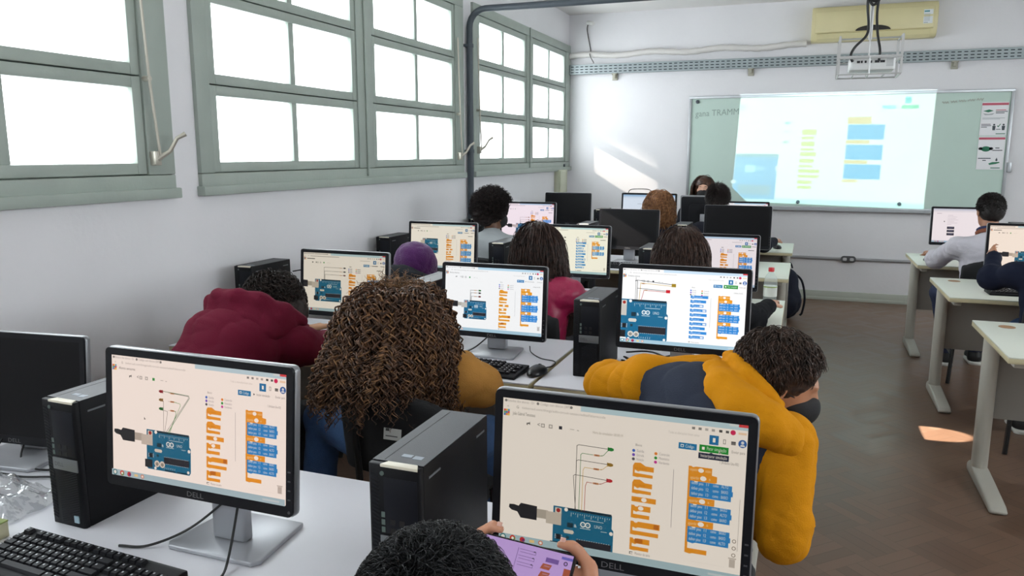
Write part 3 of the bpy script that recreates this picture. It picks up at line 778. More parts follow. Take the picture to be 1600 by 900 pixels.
def stack(s, u, v0, v1, first=True, n=3):
    """the script: orange loop spine with groups of three blue blocks"""
    H = v1 - v0
    s.poly([(u, v0), (u+.012, v0), (u+.016, v0+.006), (u+.03, v0), (u+.09, v0), (u+.09, v0+.045), (u+.11, v0+.05), (u+.11, v0+.09), (u+.01, v0+.09), (u+.01, v1-.03), (u+.085, v1-.03), (u+.085, v1), (u+.03, v1), (u+.02, v1+.006), (u, v1)], OR)
    s.text(u+.006, v0+.03, .02, 'repetir', 'ffe0a8', .03); s.disc(u+.048, v0+.022, .011, 'ffffff', sq=.8); s.text(u+.064, v0+.03, .02, 'vezes', 'ffe0a8', .022)
    g = (H - .12) / n
    for i in range(n):
        y = v0 + .05 + i * g
        s.rect(u, y, u+.105, y + .044, OR); s.text(u+.008, y+.032, .02, 'aguardar', 'ffe0a8', .035); s.disc(u+.058, y+.022, .012, 'ffffff', sq=.8); s.text(u+.078, y+.03, .018, 's ▾'[0], 'ffe0a8', .008)
        y += .044; b = g - .046
        s.poly([(u+.008, y), (u+.022, y), (u+.026, y+.007), (u+.036, y+.007), (u+.04, y), (u+.168, y+.002), (u+.168, y+b*.36), (u+.172, y+b*.36), (u+.172, y+b*.68), (u+.166, y+b*.68), (u+.166, y+b), (u+.04, y+b), (u+.03, y+b+.007), (u+.008, y+b)], BL)
        for k in range(3):
            yy = y + b * (k + .62) / 3
            s.text(u+.014, yy, .020, 'definir pino', 'dff0ff', .046)
            s.text(u+.068, yy, .020, '1' + '123'[k], 'dff0ff', .012); s.text(u+.096, yy, .020, 'como', 'dff0ff', .022)
            s.text(u+.128, yy, .020, 'ALTO' if k == i % 3 else 'BAIXO', 'dff0ff', .026)
            if k: s.rect(u+.008, y + b*k/3 - .001, u+.166, y + b*k/3 + .001, '2481d2')
def board(s, u, v, w, h, usb=True):
    """blue microcontroller board drawn on the work plane"""
    k = s.W / s.H
    def R(a, b, c, d, col): s.rect(u+a*w, v+b*h, u+c*w, v+d*h, col)
    if usb:
        s.poly([(u-.76*w, v+.12*h), (u-.68*w, v+.11*h), (u-.60*w, v+.13*h), (u-.56*w, v+.06*h), (u-.28*w, v+.08*h), (u-.28*w, v+.38*h), (u-.56*w, v+.38*h), (u-.62*w, v+.26*h), (u-.72*w, v+.24*h), (u-.77*w, v+.19*h)], '1c1c20')
        s.rect(u-.28*w, v+.13*h, u-.09*w, v+.32*h, 'b4b0a8')
    s.poly([(u, v), (u+.95*w, v), (u+.97*w, v+.03*h), (u+.97*w, v+.30*h), (u+1.0*w, v+.34*h), (u+1.0*w, v+.93*h), (u+.97*w, v+1.0*h), (u+.03*w, v+1.0*h), (u, v+.96*h)], '0f6a93')
    R(.24, .0, .96, .055, '15384a')
    for i in range(26): R(.25 + i*.027, .015, .262 + i*.027, .04, '071a24')
    R(-.12, .14, .14, .40, 'c9c5be'); R(-.04, .76, .13, .96, '1b1b1e')
    R(.03, .03, .14, .14, 'd8d4cc'); s.disc(u+.085*w, v+.085*h, .009*w/.26, 'a3271f')
    s.disc(u+.215*w, v+.045*h, .008*w/.26, 'ffffff'); s.disc(u+.965*w, v+.40*h, .008*w/.26, 'f4f4f4'); s.disc(u+.945*w, v+.93*h, .007*w/.26, 'f4f4f4'); s.disc(u+.20*w, v+.955*h, .007*w/.26, 'f4f4f4')
    s.poly([(u+.18*w, v+.50*h), (u+.20*w, v+.465*h), (u+.34*w, v+.465*h), (u+.36*w, v+.50*h), (u+.34*w, v+.545*h), (u+.20*w, v+.545*h)], 'd6d4ce')
    R(.24, .31, .34, .41, '12303f'); R(.06, .59, .14, .70, '1a1a1e'); R(.23, .60, .28, .66, '173846')
    for i in range(3): R(.145, .60+i*.035, .165, .615+i*.035, 'dcdcdc'); R(.04, .60+i*.035, .058, .615+i*.035, 'dcdcdc')
    for i in range(2): s.disc(u+(.24+.12*i)*w, v+.84*h, .016*w/.26, 'd9d6d0'); s.disc(u+(.24+.12*i)*w, v+.845*h, .009*w/.26, '8f8d88')
    R(.40, .64, .97, .80, '22222a')
    for i in range(14): R(.41+i*.04, .625, .425+i*.04, .64, 'c8c8c8'); R(.41+i*.04, .80, .425+i*.04, .815, 'c8c8c8')
    R(.42, .955, .66, .985, '12303f'); R(.70, .955, .93, .985, '12303f')
    for i in range(18): R(.30+i*.037, .085, .307+i*.037, .115 + .05*(i % 3 == 0), 'cfe2ea')
    for i in range(6): R(.42+i*.045, .89, .427+i*.045, .935, 'cfe2ea')
    R(.52, .19, .84, .20, 'cfe2ea'); R(.80, .38, .90, .39, 'cfe2ea')
    for a in (.355, .375): R(.36, a-.03, .39, a-.02, 'cfe2ea'); R(.36, a, .40, a+.01, 'cfe2ea')
    # logo: two linked rings and the lettering
    for cx, sg in ((.505, 0), (.585, 1)):
        s.disc(u+cx*w, v+.30*h, .046*w, 'eef6f8', 18); s.disc(u+cx*w, v+.30*h, .028*w, '0f6a93', 16)
        s.rect(u+(cx-.012)*w, v+.296*h, u+(cx+.012)*w, v+.304*h, 'eef6f8')
    s.rect(u+.46*w, v+.375*h, u+.63*w, v+.388*h, 'cfe2ea')
    fine, s.fine = s.fine, s.fine
    if s.W * w > .06 and s.fine: s.text(u+.69*w, v+.335*h, .068*h, 'UNO', 'cfe2ea', .13*w)
    else:
        for q in (.70, .75, .80): s.rect(u+q*w, v+.27*h, u+(q+.03)*w, v+.34*h, '8fbccc')
def led(s, u, v, col, d=1):
    s.poly([(u, v-.011), (u+.012*d, v-.012), (u+.021*d, v-.006), (u+.021*d, v+.006), (u+.012*d, v+.012), (u, v+.011)], col)
    s.rect(min(u, u-.004*d), v-.013, max(u, u-.004*d), v+.013, col)
def resistor(s, u, v):
    s.line([(u-.012, v), (u+.036, v)], 'a08a70', .0015); s.rect(u, v-.006, u+.024, v+.006, 'd2a06e')
    for i, c in enumerate(('a23c20', '6a2a16', 'b05a20')): s.rect(u+.005+i*.006, v-.006, u+.008+i*.006, v+.006, c)
def chrome(s, sim=False, cols=True, tabs=2, name='Alunos sensores', aero='bfe0f2', lit=True):
    """browser and editor furniture common to all displays"""
    s.rect(0, 0, 1, 1, 'ffffff' if lit else 'ffffff')
    te = .34 + .16 * (tabs - 2)
    s.rect(te, 0, 1, .036, aero); s.rect(.965, 0, 1, .018, 'd8434a'); s.rect(.93, .002, .962, .016, 'dcebf4')
    s.text(.02, .026, .017, 'Estados dos alunos - Dr', 'a5a5a5', .12)
    s.text(.165, .026, .017, 'Código com blocos (SRF)', 'a0a0a0', .13)
    for x in (.013, .155, .30): s.disc(x, .018, .006, '888888')
    s.text(.018, .066, .017, '<', '777777'); s.text(.06, .066, .018, 'G', '777777')
    s.text(.085, .066, .017, 'tinkercad.com/things/edit-circuit-sessao/editel?sharecode', 'b2b2b2', .36)
    if cols:
        for i in range(3):
            for j in range(3): s.rect(.004+i*.009, .078+j*.015, .0125+i*.009, .0925+j*.015, ('e2403a', 'f28a2a', 'f2c230', '4fb06a', '49a8d8', 'f5d04a', '3f7fd0', '64bfae', 'b5d24a')[(i*2+j*3+i*j) % 9])
    s.text(.045, .112, .022, name, '6a6a6a', .10)
    for x in (.112, .155): s.text(x, .175, .03, '<', '555555', .012)
    s.rect(.108, .157, .124, .163, '555555'); s.rect(.108, .163, .113, .172, '555555')
    for x in (.172, .206):
        s.rect(x, .150, x+.016, .176, '9a9a9a'); s.rect(x+.003, .155, x+.013, .171, 'f2f2f2')
    s.rect(.250, .152, .264, .174, '2f9e44' if not sim else '2b2f3a'); s.rect(.298, .163, .316, .166, '8a8a8a'); s.rect(.328, .165, .336, .170, '9a9a9a')
    for i, x in enumerate((.79, .815, .84, .865, .893, .918)): s.rect(x, .048, x+.012, .064, ('8e8e8e', '8e8e8e', 'c0c0c0', 'b0b0b0', '4a4a4a', '5a5a5a')[i])
    s.disc(.945, .056, .010, 'd81f60')
    s.rect(.965, .05, .995, .064, 'f7dcc0')
    s.text(.70, .107, .016, 'Todas as alterações foram salvas', 'cccccc', .12)
    s.rect(.858, .088, .893, .148, '1477b8'); s.rect(.871, .104, .881, .132, 'ffffff')
    s.rect(.910, .105, .920, .135, '8a8a8a'); s.rect(.912, .109, .918, .131, 'ffffff'); s.rect(.940, .112, .957, .134, '777777'); s.rect(.940, .112, .957, .118, '444444')
    s.disc(.982, .12, .016, '2a66b8'); s.disc(.982, .113, .006, 'dfe8f4'); s.poly([(.972, .138), (.976, .126), (.988, .126), (.992, .138)], 'dfe8f4')
    s.rect(.742, .158, .812, .198, '1580bf'); s.rect(.750, .168, .762, .186, 'ffffff'); s.rect(.752, .173, .760, .183, '1580bf'); s.text(.768, .187, .02, 'Código', 'e4f2fa', .034)
    if sim:
        s.rect(.822, .155, .932, .200, '12962f'); s.rect(.832, .168, .842, .186, 'ffffff'); s.text(.850, .186, .022, 'Parar simulação', 'd6f2dc', .074)
    else:
        s.poly([(.826, .17), (.835, .178), (.826, .186)], '444444'); s.text(.842, .186, .018, 'Iniciar simulação', '777777', .072)
    s.text(.943, .186, .018, 'Enviar para', '8a8a8a', .05)
    s.text(.90, .262, .018, '1 (Arduino Uno R3)', '777777', .072)
    s.text(.572, .218, .016, 'Blocos', '777777', .026)
    for j, (c, t) in enumerate((('3f6fd8', 'Saída'), ('7a4fd0', 'Entrada'), ('5a5a66', 'Notação'))):
        s.disc(.566, .250 + .028*j, .0062, c); s.text(.578, .257 + .028*j, .017, t, '9a9aa2', .03)
    for j, (c, t) in enumerate((('f08c1e', 'Controle'), ('2f9e3a', 'Matemático'), ('d030a8', 'Variáveis'))):
        s.disc(.655, .252 + .028*j, .0062, c); s.text(.667, .259 + .028*j, .017, t, '9a9aa2', .042)
    s.line([(.728, .34), (.728, .72)], '9a9aa4', .0018)
    s.rect(.957, .862, .979, .915, 'c6c2be'); s.rect(.953, .852, .983, .860, 'c6c2be')
    s.text(.80, .918, .008, '______________', 'cccccc', .14)
    s.rect(.566, .925, .580, .942, '6a6a6a'); s.rect(.569, .930, .580, .939, 'ffffff'); s.text(.588, .942, .018, 'Monitor de série', '8a8a8a', .062)
def taskbar(s):
    s.rect(0, .95, 1, 1, 'a9c9da')
    s.disc(.02, .975, .014, '2e7a86'); s.disc(.02, .975, .009, 'e8f2f4')
    s.disc(.064, .975, .013, 'd8402f'); s.disc(.066, .979, .009, '3f9e4a'); s.disc(.064, .975, .006, 'f3f3f3')
    s.disc(.108, .975, .012, 'c42a30'); s.disc(.113, .979, .006, '6a2a7a'); s.rect(.14, .965, .162, .985, 'ecd596'); s.disc(.19, .975, .010, 'd9784a'); s.disc(.19, .975, .006, 'f4f4f4')
    s.rect(.88, .968, .97, .982, 'c5dbe7')
def palette_orange(s, u=.566):
    hat(s, u, .325, .084, .098); hat(s, u, .437, .080, .096); s.rect(u, .553, u+.098, .587, OR); s.disc(u+.050, .569, .011, 'ffffff', sq=.8); s.text(u+.008, .577, .018, 'aguardar', 'c97806', .03); cblk(s, u, .610, .078, .088, bub=True)
    cblk(s, u, .718, .118, .092); s.rect(u+.094, .722, u+.114, .752, OK_); cblk(s, u, .830, .080, .084); s.rect(u+.02, .832, u+.052, .862, OK_)
def palette_blue(s, u=.566):
    for i, (w, c) in enumerate(((.14, 0), (.125, 0), (.105, 1), (.13, 1), (.135, 0), (.115, 0), (.135, 1), (.125, 0), (.14, 0), (.12, 1))):
        v = .315 + i * .059
        s.poly([(u, v), (u+.012, v), (u+.016, v+.007), (u+.026, v+.007), (u+.03, v), (u+w, v), (u+w, v+.036), (u+.03, v+.036), (u+.02, v+.043), (u, v+.036)], BL)
        s.text(u+.01, v+.029, .018, 'definir pino como', 'cfe8ff', w*.6)
        if c: s.rect(u+w-.03, v+.008, u+w-.006, v+.030, 'eef4fa')
def scr_row1_left(W, H):
    s = Screen(W, H, 'e9d8cd', True); chrome(s, False, tabs=3, name='Alunos sensores'); palette_orange(s); stack(s, .785, .305, .862)
    board(s, .215, .575, .262, .325)
    for i, (v, c) in enumerate(((.25, '8f1022'), (.318, '8a6a2a'), (.39, '1f6a2c'))):
        led(s, .316, v, c, -1); resistor(s, .362, v + .004)
    s.line([(.322, .246), (.47, .256), (.475, .275), (.345, .578)], '2f7a44'); s.line([(.385, .254), (.468, .262), (.468, .28), (.335, .578)], '3a3a3a', .0018)
    s.line([(.385, .322), (.42, .33), (.422, .345), (.352, .578)], '6fae6a'); s.line([(.385, .394), (.395, .40), (.395, .42), (.358, .578)], '3f8a4a')
    s.line([(.322, .325), (.322, .578)], '4a4038', .0018); s.line([(.325, .40), (.345, .405), (.345, .425), (.328, .578)], '4a4038', .0018)
    s.poly([(.205, .475), (.205, .50), (.211, .494), (.216, .502)], '444444'); taskbar(s); return s
def scr_row1_right(W, H):
    s = Screen(W, H, 'd3c9bc', True); chrome(s, True, tabs=2, name='João Gabriel Tenostaus'); palette_orange(s); stack(s, .785, .30, .865)
    s.text(.395, .172, .018, 'Hora do simulador: 00:00:19', 'a8a29a', .125)
    s.poly([(.82, .205), (.86, .205), (.868, .198), (.876, .205), (.935, .205), (.935, .243), (.82, .243)], '232b45'); s.text(.828, .232, .020, 'Iniciar/parar simulação', 'eeeeee', .10)
    s.poly([(.896, .178), (.896, .208), (.903, .200), (.910, .208)], 'ffffff'); s.poly([(.898, .183), (.898, .202), (.903, .196)], '222222')
    board(s, .24, .70, .258, .325)
    for i, (v, c) in enumerate(((.262, '1b8a32'), (.365, '9a7a22'), (.472, 'c2202e'))):
        led(s, .465, v, c); x = .327 + .0 * i
        s.line([(.466, v), (.34, v - .004), (.332, v + .004), (.334, .702)] if i < 2 else [(.466, v), (.328, v - .008), (.322, v), (.336, .702)], '3c3c3a', .0022)
        resistor(s, .405, v + .052 - .01 * i)
        wc = ('3f8a4a', 'd8b45a', 'b23024')[i]; xs = .350 + .012 * i
        s.line([(.400, v + .052 - .01*i), (xs + .006, v + .050 - .01*i), (xs, v + .06), (xs, .702)], wc); s.line([(.43, v + .052 - .01*i), (.445, v + .046 - .01*i), (.465, v + .005)], wc)
    for i, (v) in enumerate((.74, .785, .83)): s.disc(.972, v, .008, '9a948c'); s.disc(.972, v, .005, 'ffffff')
    s.line([(.985, .47), (.985, .80)], '8a8a8a', .0012)
    taskbar(s); return s
def wires(s, u0, u1, vs, cols, base, x0=None):
    for i, (v, c) in enumerate(zip(vs, cols)):
        x = (x0 or u0) + .006 * i
        s.line([(x, base), (x, v), (u1, v)], '26262a', .003); s.rect(u1 - .05, v - .004, u1 - .026, v + .006, 'c08a5a'); led(s, u1, v, c)
def scr_blue_big(W, H):
    s = Screen(W, H, 'ffffff', True); chrome(s, True, name='Arduino alunos', aero='cfe6f8'); palette_blue(s); stack(s, .785, .30, .86)
    board(s, -.01, .415, .40, .56, False)
    s.line([(.115, .42), (.115, .12)], '26262a', .003); s.line([(.128, .42), (.128, .155), (.415, .19)], '26262a', .004); s.line([(.148, .42), (.155, .19), (.415, .212)], 'd8b45a', .004)
    s.line([(.128, .262), (.37, .28)], '26262a', .004); s.line([(.165, .42), (.185, .285), (.37, .295)], 'c02a26', .004)
    for x, v in ((.165, .198), (.19, .285)): resistor(s, x, v)
    led(s, .415, .198, 'a88a1c'); led(s, .37, .285, 'd21c2c'); s.rect(.41, .178, .445, .222, 'a88a1c'); s.rect(.367, .264, .40, .306, 'd21c2c')
    s.rect(.0, .935, .05, 1, 'ffffff'); taskbar(s); return s
def scr_far(W, H, white, kind='orange', b=(.2, .48, .26, .33), usb=True, sim=False, led_x=.40, leds=(.27, .34, .41), cols=('1a5a22', '2a2a2a', '8a2020'), fine=False, st=(.30, .80), wx=None, ng=3):
    s = Screen(W, H, white, fine); chrome(s, sim); (palette_blue if kind == 'blue' else palette_orange)(s); stack(s, .785, *st, n=ng)
    if b:
        board(s, *b, usb)
        if leds: wires(s, b[0] + .3*b[2], led_x, leds, cols, b[1] + .01, wx)
    elif leds: wires(s, .02, led_x, leds, cols, .7, wx)
    taskbar(s); return s
def scr_doc(W, H):
    s = Screen(W, H, 'e8dde0'); s.rect(0, 0, 1, 1, 'ffffff'); s.rect(0, 0, 1, .05, 'd3dde8'); s.rect(0, .05, 1, .10, 'f0f2f4')
    s.text(.06, .15, .02, 'xxxxxxxxxxx', 'b8b0b4')
    for i in range(7): s.rect(.24, .19 + i*.045, .24 + (.08, .14, .12, .16, .10, .15, .06)[i] * 1.1, .197 + i*.045, 'b4b0b6')
    s.disc(.19, .38, .01, '444444')
    for i in range(3): s.rect(.24, .53 + i*.095, .36, .60 + i*.095, '26262e'); s.rect(.26, .55 + i*.095, .34, .57 + i*.095, '5a5a7a')
    taskbar(s); return s
def scr_blank_blue(W, H):
    s = Screen(W, H, 'cfd9e6'); s.rect(0, 0, 1, 1, 'ffffff'); s.rect(0, 0, 1, .06, 'b5cfe4'); s.rect(0, .06, 1, .12, 'eef2f6')
    s.rect(.28, .30, .80, .31, '8a8a8a'); s.rect(.36, .55, .70, .56, '3a4a5a'); s.rect(.36, .55, .365, .8, '3a4a5a'); s.rect(.60, .72, .9, .78, '2a4a6a'); taskbar(s); return s
# ------------------------------------------------------------------ desks
DZ = .74
M_top = mat('desk_laminate', 'e6e6ed', .35, var=.015, vscale=3)
M_top2 = mat('desk_laminate_cream', 'd9ddd2', .35, var=.015, vscale=3)
M_edge = mat('desk_edge_band', 'c9bf9c', .45, var=.08, vscale=12)
M_leg = mat('desk_leg_paint', 'b9b6ac', .4)
M_panel = mat('desk_modesty_panel', '8e8a84', .55, var=.03, vscale=3)
M_brown = mat('grommet_plastic', '9a7350', .5)
def desk(x0, x1, y0, y1, label, group, top=M_top, grommet=()):
    cx, cy = (x0 + x1) / 2, (y0 + y1) / 2; hw, hd = (x1 - x0) / 2, (y1 - y0) / 2
    o = thing('desk', label, 'desk', (cx, cy, 0), 0, group)
    MB().span((-hw, -hd, DZ - .006), (hw, hd, DZ)).build('desktop', top, o, bevel=.0015)
    MB().span((-hw, -hd, DZ - .028), (hw, hd, DZ - .0062)).build('edge_band', M_edge, o, bevel=.002)
    for s in (-1, 1):
        x = s * (hw - .055); ly = hd - .20
        MB().prism(rrect(.066, .098, .032, cx=x, cy=ly), .05, DZ - .028, 2).build('leg_column', M_leg, o, smooth=True)
        MB().prism([(-hd + .13, .0), (-hd + .12, .018), (-hd + .16, .034), (ly - .06, .060), (ly + .06, .060), (ly + .09, .04), (ly + .09, 0)], x - .036, x + .036, 0).build('foot', M_leg, o, bevel=.01, seg=3)
        MB().span((x - .02, -hd + .06, DZ - .058), (x + .02, hd - .08, DZ - .0285)).build('support_arm', M_leg, o, bevel=.004)
    MB().span((-hw + .085, hd - .19, .30), (hw - .085, hd - .172, DZ - .03)).build('modesty_panel', M_panel, o)
    for gx in grommet:
        MB().lathe([(.036, -.003), (.036, .0015), (.031, .002), (.030, .0008)], (gx - cx, hd - .125, DZ), 24).build('grommet', M_brown, o, smooth=True)
    return o
LX0, LX1, LX2, LX3 = -2.55, -.895, -.875, -.07
ROWY = [(.88, 1.615), (2.555, 3.25), (3.88, 4.59), (5.42, 6.23), (6.88, 7.63)]
NM = ['first', 'second', 'third', 'fourth', 'fifth']
dl = [('white desk nearest the camera, under the tower, keyboard and left monitor', 'white desk nearest the camera, under the monitor with the phone before it'),
      ('long white desk in front of the maroon hoodie and the curly hair', 'white desk in front of the yellow and navy hoodie'),
      ('long white desk in front of the purple beanie and magenta jacket', 'white desk with the water bottle on its right end'),
      ('long white desk in front of the person with the afro', 'white desk right of the switched off fourth row monitor, above the navy backpack'),
      ('long white desk of the front row by the window wall', 'white desk of the front row with the dark mouse at its corner')]
for r, (y0, y1) in enumerate(ROWY):
    a1, a2 = (-.58, -.57) if r == 0 else (LX1, LX2)
    desk(LX0, a1, y0, y1, dl[r][0], 'desks by the windows'); desk(a2, LX3, y0, y1, dl[r][1], 'desks by the windows', M_top if r < 2 else M_top2)
for (y0, y1, lb) in ((3.60, 4.37, 'cream desk nearest the camera on the right of the aisle'), (5.04, 5.83, 'cream desk in the middle on the right, with a keyboard on it'), (6.46, 7.22, 'cream desk farthest on the right, in front of the person in white')):
    desk(.82, 2.12, y0, y1, lb, 'desks right of the aisle', M_top2, (.945,))

# ------------------------------------------------------------------ monitors
MW, MH = .465, .308
M_bez = mat('monitor_black_plastic', '121318', .4, spec=.25)
M_rim = mat('monitor_silver_rim', '8f9094', .3, metal=.5)
M_back = mat('monitor_back_shell', '141519', .5, spec=.25)
M_off = mat('dark_screen_glass', '0a0a0d', .35, spec=.22)
M_stand = mat('monitor_stand_silver', 'b0b2b8', .35, metal=.3)
M_logo = mat('logo_grey', '6a6a6e', .4)
def monitor(label, xl, y, ztop, content=None, tilt=5., face=1, group='flat monitors on the desks', w=MW, h=MH, cable=None, shell=None, rz=0, bdy=0.):
    """xl is the left edge seen from behind the class; face=1 looks at the class (-Y)"""
    o = thing('monitor', label, 'monitor', (xl + w / 2, y, DZ), 0 if face == 1 else PI, group)
    if rz: o.rotation_euler = (0, 0, rz)
    zt = ztop - DZ; zc = zt - h / 2
    T = Matrix.Translation((0, 0, zc)) @ Matrix.Rotation(math.radians(-tilt), 4, 'X')
    def B(mb): return mb.xf(T)
    sh = shell or M_rim
    outer = rrect(w, h, .012, 3); b = .017; bb = .024
    sw, sH = w - 2 * b, h - b - bb; sz = (bb - b) / 2
    # rim: a frame of the full outline; bezel: inset black frame in front
    B(MB().prism(outer, .003, .020, 1)).build('rim', sh, o, bevel=.003)
    fr = MB(); n = len(outer)
    ins = rrect(w - .004, h - .004, .010, 3)
    inner = [(max(-sw/2, min(sw/2, p[0])), max(sz - sH/2, min(sz + sH/2, p[1]))) for p in ins]
    for yy0, yy1 in ((-.003, .004),):
        vs = [(p[0], yy0, p[1]) for p in ins] + [(p[0], yy0 + .0008, p[1]) for p in inner] + [(p[0], yy1, p[1]) for p in ins] + [(p[0], yy1, p[1]) for p in inner]
        fs = []
        for i in range(n):
            j = (i + 1) % n
            fs += [(i, j, n + j, n + i), (2*n + i, 3*n + i, 3*n + j, 2*n + j), (i, 2*n + i, 2*n + j, j), (n + i, n + j, 3*n + j, 3*n + i)]
        fr.add(vs, fs)
    B(fr).build('bezel', M_bez, o)
    B(MB().prism(rrect(w - .02, h - .02, .02, 3, cy=-.0), .020, .032, 1).prism(rrect(w * .62, h * .62, .03, 4, cy=-.02), .032, .052, 1)).build('back_shell', M_back, o, bevel=.006)
    if content:
        s = content(sw, sH).build('screen', o, -.0012); s.data.transform(T @ Matrix.Translation((0, 0, sz)))
    else:
        B(MB().span((-sw/2, -.0016, sz - sH/2), (sw/2, .003, sz + sH/2))).build('screen', M_off, o)
    V, F, wd = text_geo('DELL'); k = .0105
    me = np_mesh('logo', [((v[0] - wd/2) * k * 1.25, -.0034, v[1] * k - h/2 + .0068) for v in V], F, M_logo, smooth=False); me.transform(T)
    link(bpy.data.objects.new('logo', me), o)
    bt = MB()
    for i in range(4): bt.span((w/2 - .012, -.0038, -h/2 + .035 + i * .018), (w/2 - .006, -.0026, -h/2 + .0375 + i * .018))
    bt.lathe([(.003, 0), (.003, .001)], (w/2 - .009, -.003, -h/2 + .012), 10, R=Matrix.Rotation(PI/2, 3, 'X'))
    B(bt).build('buttons', mat('button_grey', '4a4b4f', .4), o)
    MB().prism(rrect(.085, .030, .008, cy=.052 + bdy * .35), .012, zc - .02, 2).build('stand_neck', M_stand, o, bevel=.003)
    MB().prism([(-.105, bdy - .085), (.105, bdy - .085), (.118, bdy - .07), (.10, bdy + .10), (-.10, bdy + .10), (-.118, bdy - .07)], .0006, .011, 2).build('stand_base', M_stand, o, bevel=.003)
    if cable:
        c = MB()
        for pts in cable: c.tube(bez(pts), .0028, 6)
        c.build('cable', mat('cable_black', '1c1c1e', .5), o, smooth=True)
    return o
monitor('lit monitor on the nearest left desk, board drawing with green wires', -1.335, 1.157, 1.17, scr_row1_left, h=.293, bdy=.095, cable=[[(.02, .08, .12), (-.08, .05, .035), (-.15, .0, .006), (-.21, -.02, .0045)], [(.03, .08, .12), (.06, .0, .02), (.085, -.06, .006), (.10, -.16, .0045), (.08, -.24, .0045)]])
monitor('largest lit monitor in front, green button and the phone held before it', -.512, 1.266, 1.138, scr_row1_right)
monitor('switched off dark monitor at the far left edge of the nearest desk', -2.20, 1.42, 1.09, None, rz=.12, cable=[[(.0, .06, .1), (.02, -.02, .01), (.12, -.07, .007), (.20, -.05, .006)], [(-.05, .06, .1), (-.02, -.08, .016), (.10, -.12, .008), (.2, -.10, .006)]])
monitor('lit monitor beside the maroon hoodie', -2.18, 3.007, 1.127, lambda W, H: scr_far(W, H, 'cfc6b6', b=(.15, .45, .33, .38), led_x=.51, leds=(.24, .305, .365), cols=('2a2a2a', '2a2a2a', '6a1a1a'), st=(.32, .86), wx=.265))
monitor('lit monitor right of the big curly hair', -1.41, 2.917, 1.115, lambda W, H: scr_far(W, H, 'f1f2f3', b=(.205, .52, .235, .29), led_x=.36, leds=(.36, .40, .455), cols=('1a6a22', '2a2a2a', '6a1a1a'), fine=True, st=(.29, .86), wx=.27), cable=[[(-.02, .06, .08), (-.08, -.02, .02), (-.13, -.12, .008), (-.17, -.15, .006)]])
monitor('bright lit monitor behind the yellow hoodie, large blue board on screen', -.615, 2.727, 1.172, scr_blue_big)
monitor('lit monitor behind the purple beanie', -2.31, 4.317, 1.148, lambda W, H: scr_far(W, H, 'ded6c6', b=(.19, .33, .25, .34), usb=False, leds=None, st=(.33, .93)))
monitor('lit monitor right of the magenta jacket, list of blue blocks', -1.495, 4.36, 1.152, lambda W, H: scr_far(W, H, 'ece8d4', 'blue', b=None, sim=True, led_x=.40, leds=(.22, .29, .355), cols=('2a2a2a', '2a2a2a', '4a4a4a'), st=(.29, .66), wx=.05, ng=2))
monitor('lit monitor beside the black sleeve and the water bottle', -.675, 4.36, 1.128, lambda W, H: scr_far(W, H, 'e3dadd', b=(.1, .5, .26, .33), sim=True, st=(.30, .90)))
monitor('lit monitor right of the afro', -2.275, 5.80, 1.188, lambda W, H: scr_far(W, H, 'eedfe8', b=(.28, .58, .27, .33), led_x=.52, leds=(.40, .47, .53), cols=('8a4a1a', '8a4a1a', '8a4a1a'), st=(.36, .9)))
monitor('switched off monitor left of the brown wavy hair, its bezel catching the sun', -1.475, 5.84, 1.146, None, shell=mat('monitor_sunlit_rim', 'a89c9c', .35, metal=.4))  # sun on the rim is put into its paler, warmer colour
monitor('switched off monitor hiding the dark hoodie in the front row', -.672, 5.74, 1.198, None)
monitor('switched off dark monitor in the window corner', -2.38, 7.27, 1.188, None)
monitor('lit pale blue monitor in front of the brown wavy hair', -1.56, 6.99, 1.212, scr_blank_blue, w=.50)
monitor('white lit monitor in front of the dark short hair, mostly covered', -.75, 7.22, 1.142, lambda W, H: scr_far(W, H, 'f0eef2', b=None, leds=None))
monitor('lit monitor with a text page on the farthest right desk', .955, 7.02, 1.145, scr_doc)
monitor('lit monitor on the middle right desk, being pointed at', 1.063, 5.50, 1.142, lambda W, H: scr_far(W, H, 'f0dfd0', b=(.33, .57, .27, .35), led_x=.62, leds=(.47,), cols=('2a2a2a',), st=(.4, .9), wx=.45))
monitor('dark back of the teacher monitor, turned away from the class', -1.10, 7.50, 1.175, None, face=-1)

